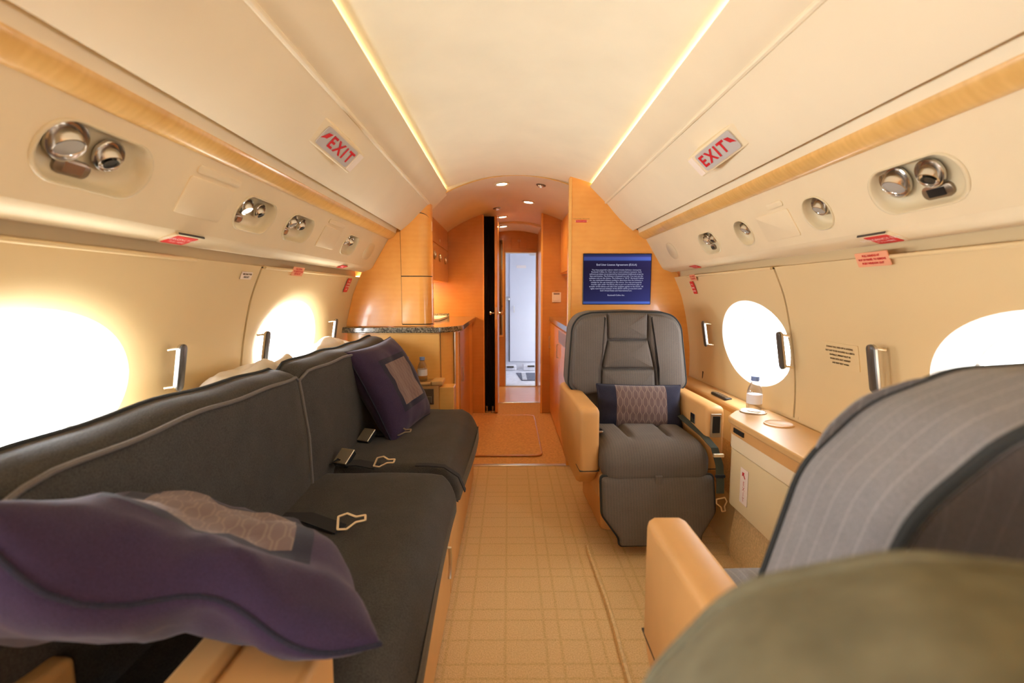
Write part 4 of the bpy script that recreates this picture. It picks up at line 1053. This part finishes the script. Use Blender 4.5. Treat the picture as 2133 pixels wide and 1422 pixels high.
# near arm of the sofa
na = part('near_arm', MB().box(-.46, -.40, .55, .70, .02, .592), M_tan2, sf, bevel=.012, seg=3)
part('arm_cap', MB().box(-.402, -.274, .56, .708, .02, .582), M_tan, sf, bevel=.016, seg=4)
part('arm_post', MB().box(-.80, -.66, .56, .69, .02, .555), M_tan2, sf, bevel=.015, seg=3)
part('arm_pad', rbox(-.665, -.455, .57, .70, .02, .50, .03, 4), M_sofa, sf)

# far console with the bottles
cn = thing('end_console', 'tan leather end console between the sofa and the galley base cabinet', 'console', (-.58, 2.88, 0))
part('body', MB().box(-.80, -.42, 2.835, 2.952, 0, .560), M_tan, cn, bevel=.01, seg=3)
part('top', MB().box(-.80, -.47, 2.825, 2.952, .556, .572), M_tan2, cn, bevel=.006)
part('lid', MB().box(-.466, -.395, 2.82, 2.952, .556, .584), M_tan2, cn, bevel=.008, seg=3)
part('wood_end', MB().box(-.42, -.33, 2.84, 2.952, 0, .545), M_wood2, cn, bevel=.006)
pk = part('pocket', MB().box(-.535, -.450, 2.829, 2.837, .44, .535), M_bronze, cn, bevel=.002); part('ashtray', MB().box(-.525, -.462, 2.824, 2.832, .45, .49), M_nickel, pk, bevel=.003)

def bottle(x, y, z, h, lb):
    root = thing('water_bottle', lb, 'bottle', (x, y, z), 0, 'water bottles')
    r = h*.20; T = Matrix.Translation((x, y, z))
    prof = [(r*.7, .001), (r*.95, h*.02), (r, h*.06), (r*.96, h*.10), (r, h*.14), (r*.97, h*.30), (r*.98, h*.52), (r*.93, h*.60), (r*.80, h*.70), (r*.58, h*.79), (r*.46, h*.84), (r*.44, h*.87)]
    part('bottle_body', MB().lathe(prof, T, 28), M_pet, root)
    part('label', MB().lathe([(r*1.005, h*.24), (r*1.005, h*.50)], T, 28), M_btlabel, root)
    part('cap', MB().lathe([(r*.52, h*.875), (r*.54, h*.88), (r*.54, h*.985), (r*.48, h), (0, h)], T, 22), M_cap, root)
    part('collar', MB().lathe([(r*.46, h*.855), (r*.56, h*.858), (r*.56, h*.87), (r*.46, h*.873)], T, 22), M_pet, root)
bottle(-.525, 2.885, .573, .148, 'water bottle with blue cap standing in front of the maple base cabinet')
bottle(-.625, 2.895, .573, .148, 'water bottle mostly hidden behind the purple cushion on the end console')
bottle(1.035, 1.985, .605, .152, 'water bottle with blue cap on the tan ledge under the armchair window')

# ------------------------------------------------------------------ cushions
def pillow_parts(root, S, T, M, cover, band, patch, n=36, inner=.46, bandw=.12, sx=1.0, seed=0, wrinkle=.006, sag=None, band_mode='frame', tips=.06, back=1.0):
    """square pillow in its own frame: u,v in -1..1; parts split along the sewn frame"""
    def P(u, v, side):
        k = (max(0, 1-abs(u)**2.6)*max(0, 1-abs(v)**2.6))**.42
        pin = 1 - tips*(1-v*v)*abs(u)**3; pin2 = 1 - tips*(1-u*u)*abs(v)**3
        w = mnoise.noise(Vector((u*2.1+seed, v*2.1, seed*.7)))*wrinkle*2.2 + mnoise.noise(Vector((u*5+seed, v*5, 3)))*wrinkle
        edge = (abs(u)**4 + abs(v)**4)*.5
        w += wrinkle*1.2*math.sin(9*math.atan2(v, u+1e-6)+seed)*edge*k
        z = (side if side > 0 else -(back(u) if callable(back) else back))*T/2*k + w*k
        q = Vector((u*S/2*sx*pin, v*S/2*pin2, z))
        if sag: q = sag(q, u, v)
        return M @ q
    us = [math.sin(PI/2*(2*i/n-1)) for i in range(n+1)]
    # snap grid lines to the sewn frame edges
    for tgt in (inner, inner+bandw, -inner, -inner-bandw):
        i = min(range(1, n), key=lambda k: abs(us[k]-tgt)); us[i] = tgt
    groups = {}
    def which(uc, vc):
        if band_mode == 'frame':
            m_ = max(abs(uc), abs(vc))
            return 'centre_panel' if m_ < inner else 'border_band' if m_ < inner+bandw else 'cover'
        return 'centre_panel' if abs(uc) < inner else 'seam_band' if abs(uc) < inner+bandw else 'end_cover'
    for side in (1, -1):
        for j in range(n):
            for i in range(n):
                g = which((us[i]+us[i+1])/2, (us[j]+us[j+1])/2) if (side > 0 or band_mode != 'frame') else 'cover'
                q = groups.setdefault((g, (us[i] < 0) if g in ('seam_band', 'end_cover') else 0), MB()); c = [(us[i], us[j]), (us[i+1], us[j]), (us[i+1], us[j+1]), (us[i], us[j+1])]
                q.add([P(u, v, side) for u, v in c], [(0,1,2,3)], [(u*.5*sx+.5, v*.5+.5) for u, v in c])
    for (g, _), q in groups.items():
        mt = {'centre_panel': patch, 'border_band': band, 'seam_band': band}.get(g, cover)
        seen = {}; rm = []; nv = []; nu = []
        for i, p in enumerate(q.v):
            k = tuple(round(c, 5) for c in p)
            if k not in seen: seen[k] = len(nv); nv.append(p); nu.append(q.uv[i])
            rm.append(seen[k])
        q.f = [f2 for f2 in (tuple(dict.fromkeys(rm[i] for i in f)) for f in q.f) if len(f2) > 2]; q.v, q.uv = nv, nu
        part(g, q, mt, root, angle=80)
    per = [(u, -1) for u in us[:-1]] + [(1, v) for v in us[:-1]] + [(-u, 1) for u in us[:-1]] + [(-1, -v) for v in us[:-1]]
    part('piping', MB().tube([P(u, v, 1) for u, v in per], .004, 6, closed=True), M_navy, root)

def basis(c, xax, zax):
    z = Vector(zax).normalized(); x = Vector(xax); x = (x - z*x.dot(z)).normalized(); y = z.cross(x)
    M = Matrix((x, y, z)).transposed().to_4x4(); M.translation = Vector(c); return M
# far cushion leaning on the sofa back
c1 = (-.588, 2.37, .642)
r1 = thing('throw_cushion', 'purple square cushion with mauve centre leaning on the far end of the sofa back', 'cushion', c1)
pillow_parts(r1, .47, .18, basis(c1, (.16, 1, .04), (.86, -.20, .44)), M_purple, M_navy, M_patch, seed=2)
# near cushion slumped over the near arm
c2 = (-.53, .785, .630)
r2 = thing('throw_cushion', 'large purple cushion with navy band slumped over the near arm of the sofa', 'cushion', c2)
pillow_parts(r2, .53, .20, basis(c2, (.86, .30, -.34), (.25, .42, .87)), M_purple, M_navy, M_patch, seed=5, wrinkle=.014, back=lambda u: .45 + 1.1*max(0, -u+.1), sag=lambda q, u, v: Vector((q.x, q.y + .022*math.cos(u*4.4-.6)*max(0, -v)**2, q.z + (.016*math.sin(u*6.0+.8) + .055*max(0, -u-.15))*max(0, -v)**3)))

# ------------------------------------------------------------------ seat belts on the sofa
def tongue(mb, M, sc=1.0):
    ring = fillet([(-.016, 0), (-.020, .018), (-.008, .034), (-.008, .052), (.008, .052), (.008, .034), (.020, .018), (.016, 0)], .004, 3)
    ring = [(x*sc, y*sc) for x, y in ring]; hol = inset(ring, .0042*sc)
    mb.loft([[M @ Vector((x, y, 0)) for x, y in ring], [M @ Vector((x, y, .003)) for x, y in ring], [M @ Vector((x, y, .003)) for x, y in hol], [M @ Vector((x, y, 0)) for x, y in hol], [M @ Vector((x, y, 0)) for x, y in ring]], False, False)
def buckle(root, M, sc=1.0):
    part('buckle', MB().box(-.022*sc, .022*sc, -.026*sc, .026*sc, 0, .016*sc).xf(M), M_black, root, bevel=.003)
    part('buckle_lid', MB().box(-.0225*sc, .0225*sc, -.024*sc, .027*sc, .0145*sc, .019*sc).xf(M), M_gold, root, bevel=.002)
ZS = .436
def belt(lb, crease, bpos, brot, tpath, trot):
    root = thing('seat_belt', lb, 'seat belt', (bpos[0], bpos[1], ZS), 0, 'sofa seat belts')
    bz = bpos[2] + .012
    part('buckle_strap', MB().ribbon([crease, ((crease[0]+bpos[0])/2, (crease[1]+bpos[1])/2, bz+.012), (bpos[0], bpos[1], bz+.004)], .045, (0,1,0), .004), M_strap, root)
    buckle(root, Matrix.Translation((bpos[0], bpos[1], bz)) @ Matrix.Rotation(brot*.4, 4, 'Z') @ Matrix.Rotation(.62, 4, 'X'), 1.35)
    part('tongue_strap', MB().ribbon(tpath, .045, (0,1,.15), .004), M_strap, root)
    e = tpath[-1]; q = MB(); tongue(q, Matrix.Translation((e[0]-.01, e[1], e[2]+.016)) @ Matrix.Rotation(trot, 4, 'Z') @ Matrix.Rotation(.10, 4, 'X') @ Matrix.Rotation(.42, 4, 'Y'), 1.55); part('tongue', q, M_gold, root)
belt('far lap belt with gold buckle lying beside the leaning purple cushion', (-.69, 2.19, .45), (-.64, 2.13, ZS), -1.0, [(-.68, 2.20, .45), (-.60, 2.20, .452), (-.52, 2.18, .447)], -1.7)
belt('middle lap belt with gold buckle lying at the joint of the two seat cushions', (-.69, 1.80, .45), (-.635, 1.82, ZS+.008), -.9, [(-.66, 1.80, .45), (-.58, 1.80, .452), (-.50, 1.775, .447)], -1.7)
belt('near lap belt half hidden behind the large purple cushion', (-.69, 1.31, .45), (-.60, 1.235, ZS+.006), -1.1, [(-.66, 1.34, .455), (-.58, 1.33, .460), (-.47, 1.285, .447)], -1.35)
tag(part('belt_strap', MB().ribbon([(-.36, 1.80, .444), (-.31, 1.80, .444), (-.25, 1.80, .438), (-.195, 1.80, .40), (-.17, 1.80, .34)], .03, (0,1,0), .004), M_strap), 'thin dark strap lying across the joint between the sofa seat cushions', 'strap')

# ------------------------------------------------------------------ armchairs (front is -y in their own frame)
def armchair(name, label, loc, rz, fab, footrest=True, top=1.015, rear=M_pinrear, lean=7, round_top=False, pads=1.0, pipe=M_chairpipe):
    root = thing(name, label, 'armchair', loc, rz); OFF[root.name] = Vector((0,0,0))
    part('base', MB().prism(fillet([(-.20, -.25), (.20, -.25), (.20, .22), (-.20, .22)], .04, 4), 'z', 0, .20), M_tan, root, bevel=.008)
    part('seat_pan', MB().box(-.235, .235, -.33, .18, .19, .335), M_tan, root, bevel=.015, seg=3)
    for sx in (-1, 1):
        poly = fillet([(-.345, .315), (-.345, .605), (.27, .612), (.29, .40), (.10, .235), (-.25, .235)], [.03, .035, .03, .03, .05, .06], 6)
        a = MB(); x0, x1 = sorted((sx*.236, sx*.322))
        a.loft([[(x, y, z) for y, z in (inset(poly, i) if i else poly)] for x, i in ((x0, .016), (x0+.005, .006), (x0+.016, 0), (x1-.016, 0), (x1-.005, .006), (x1, .016))])
        am = part('armrest', a, M_tan if sx < 0 else M_tan, root, angle=50)
        part('arm_seam', MB().box(min(x0, x1)-.001, max(x0, x1)+.001, -.3465, -.25, .322, .326), M_dark, am)
    def seatf(o):
        if o.z > .40:
            for gx in (-.09, .09): o.z -= .022*math.exp(-((o.x-gx*(1+.25*(o.y+.3)))/.013)**2) * max(0, min(1, (o.y+.36)/.10))
        if o.y < -.30: o.z -= .03*((-.30-o.y)/.12)**2
        return o
    q = rbox(-.238, .238, -.425, .10, .305, .455, .06, 34, .022, seatf); q.uv = [(p[0], p[1]) for p in q.v]
    part('seat_cushion', q, fab, root)
    lean = math.radians(lean)
    Y0, Z0 = .035, .44
    def bm(x, z, d):      # d: distance in front of the back's front plane
        zz = z - Z0; return (x, Y0 + zz*math.sin(lean) - d*math.cos(lean), Z0 + zz*math.cos(lean) - d*math.sin(lean)*.3)
    half = [(0, .42), (.236, .42), (.236, .575), (.314, .625), (.308, .72)] + ([(.290, top-.13), (.235, top-.050), (.15, top-.010), (0, top)] if round_top else [(.290, top-.075), (.250, top-.022), (.19, top-.006), (0, top)])
    full = half + [(-x, z) for x, z in reversed(half[1:-1])]
    outl = fillet(full, [0, .02, .06, .05, .2, .12, .10, .1, 0] + [.1, .10, .12, .2, .05, .06, .02], 5)
    cxm = (0, .72)
    def sc(p, k): return (p[0]*k, cxm[1] + (p[1]-cxm[1])*k)
    R, U = [], []
    for k, d in ((.93, .010), (.985, .006), (1.0, -.006), (1.010, -.04), (1.012, -.08), (1.004, -.115), (.985, -.142), (.97, -.155), (.90, -.162)):
        R.append([bm(*sc(p, k), d) for p in outl]); U += [(d, i*.01) for i in range(len(outl))]
    sh = MB().loft(R, True, True, True, U); part('back_shell', sh, fab, root, angle=60)
    part('front_piping', MB().tube([bm(*sc(p, .992), .003) for p in outl], .005, 6, closed=True), pipe, root)
    part('rear_piping', MB().tube([bm(*sc(p, .974), -.152) for p in outl], .006, 6, closed=True), pipe, root)
    rp = MB(); puff(rp, [sc(p, .955) for p in outl], lambda a, b, d: bm(a, b, -.155-d), .012, .02); part('rear_panel', rp, rear, root, angle=50)
    def pad(nm, poly, t=.030, dome=.010, r=.012):
        q = MB(); puff(q, fillet(poly, r, 4), lambda a, b, d: bm(a, b, d*pads), t, .014, .004, dome); return part(nm, q, fab, root, angle=50)
    T = top-.008
    pad('headrest', [(-.100, T-.135), (.100, T-.135), (.104, T), (-.104, T)], .036, .012)
    pad('upper_back_pad', [(-.135, .722), (.135, .722), (.104, T-.141), (-.104, T-.141)], .032)
    pad('lower_back_pad', [(-.148, .46), (.148, .46), (.137, .715), (-.137, .715)], .032, .014)
    for sx in (-1, 1):
        pts = [(.143, .60), (.232, .585), (.292, .640), (.290, .73), (.276, T-.08), (.242, T-.035), (.19, T-.014), (.107, T-.006), (.107, T-.14), (.141, .72)]
        pts = [(sx*x, z) for x, z in pts]
        q = MB(); puff(q, fillet(pts, [.01, .03, .03, .1, .08, .06, .06, .01, .01, .03], 4), lambda a, b, d: bm(a, b, d*pads), .034, .012, .002, 0); part('back_bolster', q, fab, root, angle=50)
    if footrest:
        fp = fillet([(-.245, .325), (.245, .325), (.245, .17), (.175, .075), (.175, .045), (-.175, .045), (-.175, .075), (-.245, .17)], [.02, .02, .05, .05, .02, .02, .05, .05], 5)
        def fmf(a, b, d): return (a, -.385 - (.325-b)*.22 - d, b)
        q = MB(); puff(q, fp, fmf, .045, .012, 0, .006); f_ = part('footrest', q, fab, root, angle=50)
        part('footrest_piping', MB().tube([fmf(a, b, .02) for a, b in fp], .006, 6, closed=True), M_chairpipe, f_)
        part('footrest_back', MB().loft([[fmf(a, b, .002) for a, b in fp], [fmf(a, b, -.02) for a, b in inset(fp, .004)]]), M_tan, f_)
        part('pull_tab', MB().box(-.016, .016, -.438, -.425, .296, .332), fab, f_, bevel=.004)
        part('hinge_arm', MB().box(-.205, -.185, -.40, -.25, .12, .15).box(.185, .205, -.40, -.25, .12, .15), M_nickel, f_)
        part('foot_bar', MB().tube([(-.17, -.455, .042), (.17, -.455, .042)], .006, 8), M_chrome, f_)
    return root
ch1 = armchair('armchair', 'brown-grey armchair with raised footrest facing the camera under the screen', (.618, 2.40, 0), math.radians(2.5), M_pin1)
part('ashtray_frame', MB().box(.255, .302, -.353, -.343, .47, .575), M_nickel, ch1, bevel=.003); part('ashtray', MB().box(.262, .295, -.356, -.345, .49, .565), M_black, ch1, bevel=.002)
part('seat_control', MB().box(.231, .237, -.24, -.19, .50, .545), M_chrome, ch1, bevel=.003)
ch2 = armchair('armchair', 'grey pinstripe armchair seen from behind beside the near armchair-side window', (.632, .70, 0), PI, M_pin, footrest=False, lean=15, top=1.05, round_top=True, pads=.3)
ch3 = armchair('armchair', 'blurred armchair back in a warm-lit olive tone closest to the camera in the lower corner', (.250, -.03, 0), math.radians(-25), M_olive, footrest=False, top=.966, rear=M_olive, round_top=True, pipe=M_olive)

# lumbar cushion on the armchair
c3 = (.645, 2.335, .545)
r3 = thing('lumbar_cushion', 'navy oblong cushion with patterned mauve middle on the armchair seat', 'cushion', c3)
pillow_parts(r3, .215, .13, basis(c3, (1, 0, -.02), (0, -1, .28)), M_navy, M_navy, M_patch2, n=32, inner=.56, bandw=.03, sx=1.95, seed=8, wrinkle=.003, band_mode='ends', tips=.05)
# armchair belt
bl = thing('seat_belt', 'green-grey lap belt with gold tongue hanging over the armchair seat edge', 'seat belt', (.86, 2.1, .45))
path = [(.835, 2.30, .51), (.850, 2.20, .492), (.866, 2.08, .474), (.876, 1.985, .447), (.882, 1.945, .385), (.884, 1.935, .31), (.883, 1.93, .27)]
part('strap', MB().ribbon(path, .034, [(.5,.6,.1), (.55,.6,.1), (.7,.5,.1), (.9,.3,0), (1,.1,0), (1,.1,0), (1,.1,0)], .003), M_strap2, bl)
q = MB(); tongue(q, frame((.885, 1.930, .252), (-.1, -1, 0)) @ Matrix.Rotation(PI+.25, 4, 'Z'), 1.2); part('tongue', q, M_gold, bl)
part('adjuster', MB().box(.858, .902, 1.948, 1.960, .418, .432), M_gold, bl, bevel=.002)
part('keeper_loop', MB().box(.864, .904, 1.932, 1.944, .335, .347), M_strap, bl, bevel=.002)
bb = thing('belt_buckle', 'small chrome buckle tucked by the aisle armrest of the footrest armchair', 'buckle', (.40, 2.16, .47))
part('lid', MB().box(.395, .425, 2.11, 2.15, .474, .486), M_chrome, bb, bevel=.003); part('stub', MB().ribbon([(.40, 2.24, .45), (.405, 2.19, .478), (.41, 2.13, .480)], .04, (1,0,0), .004), M_strap, bb)
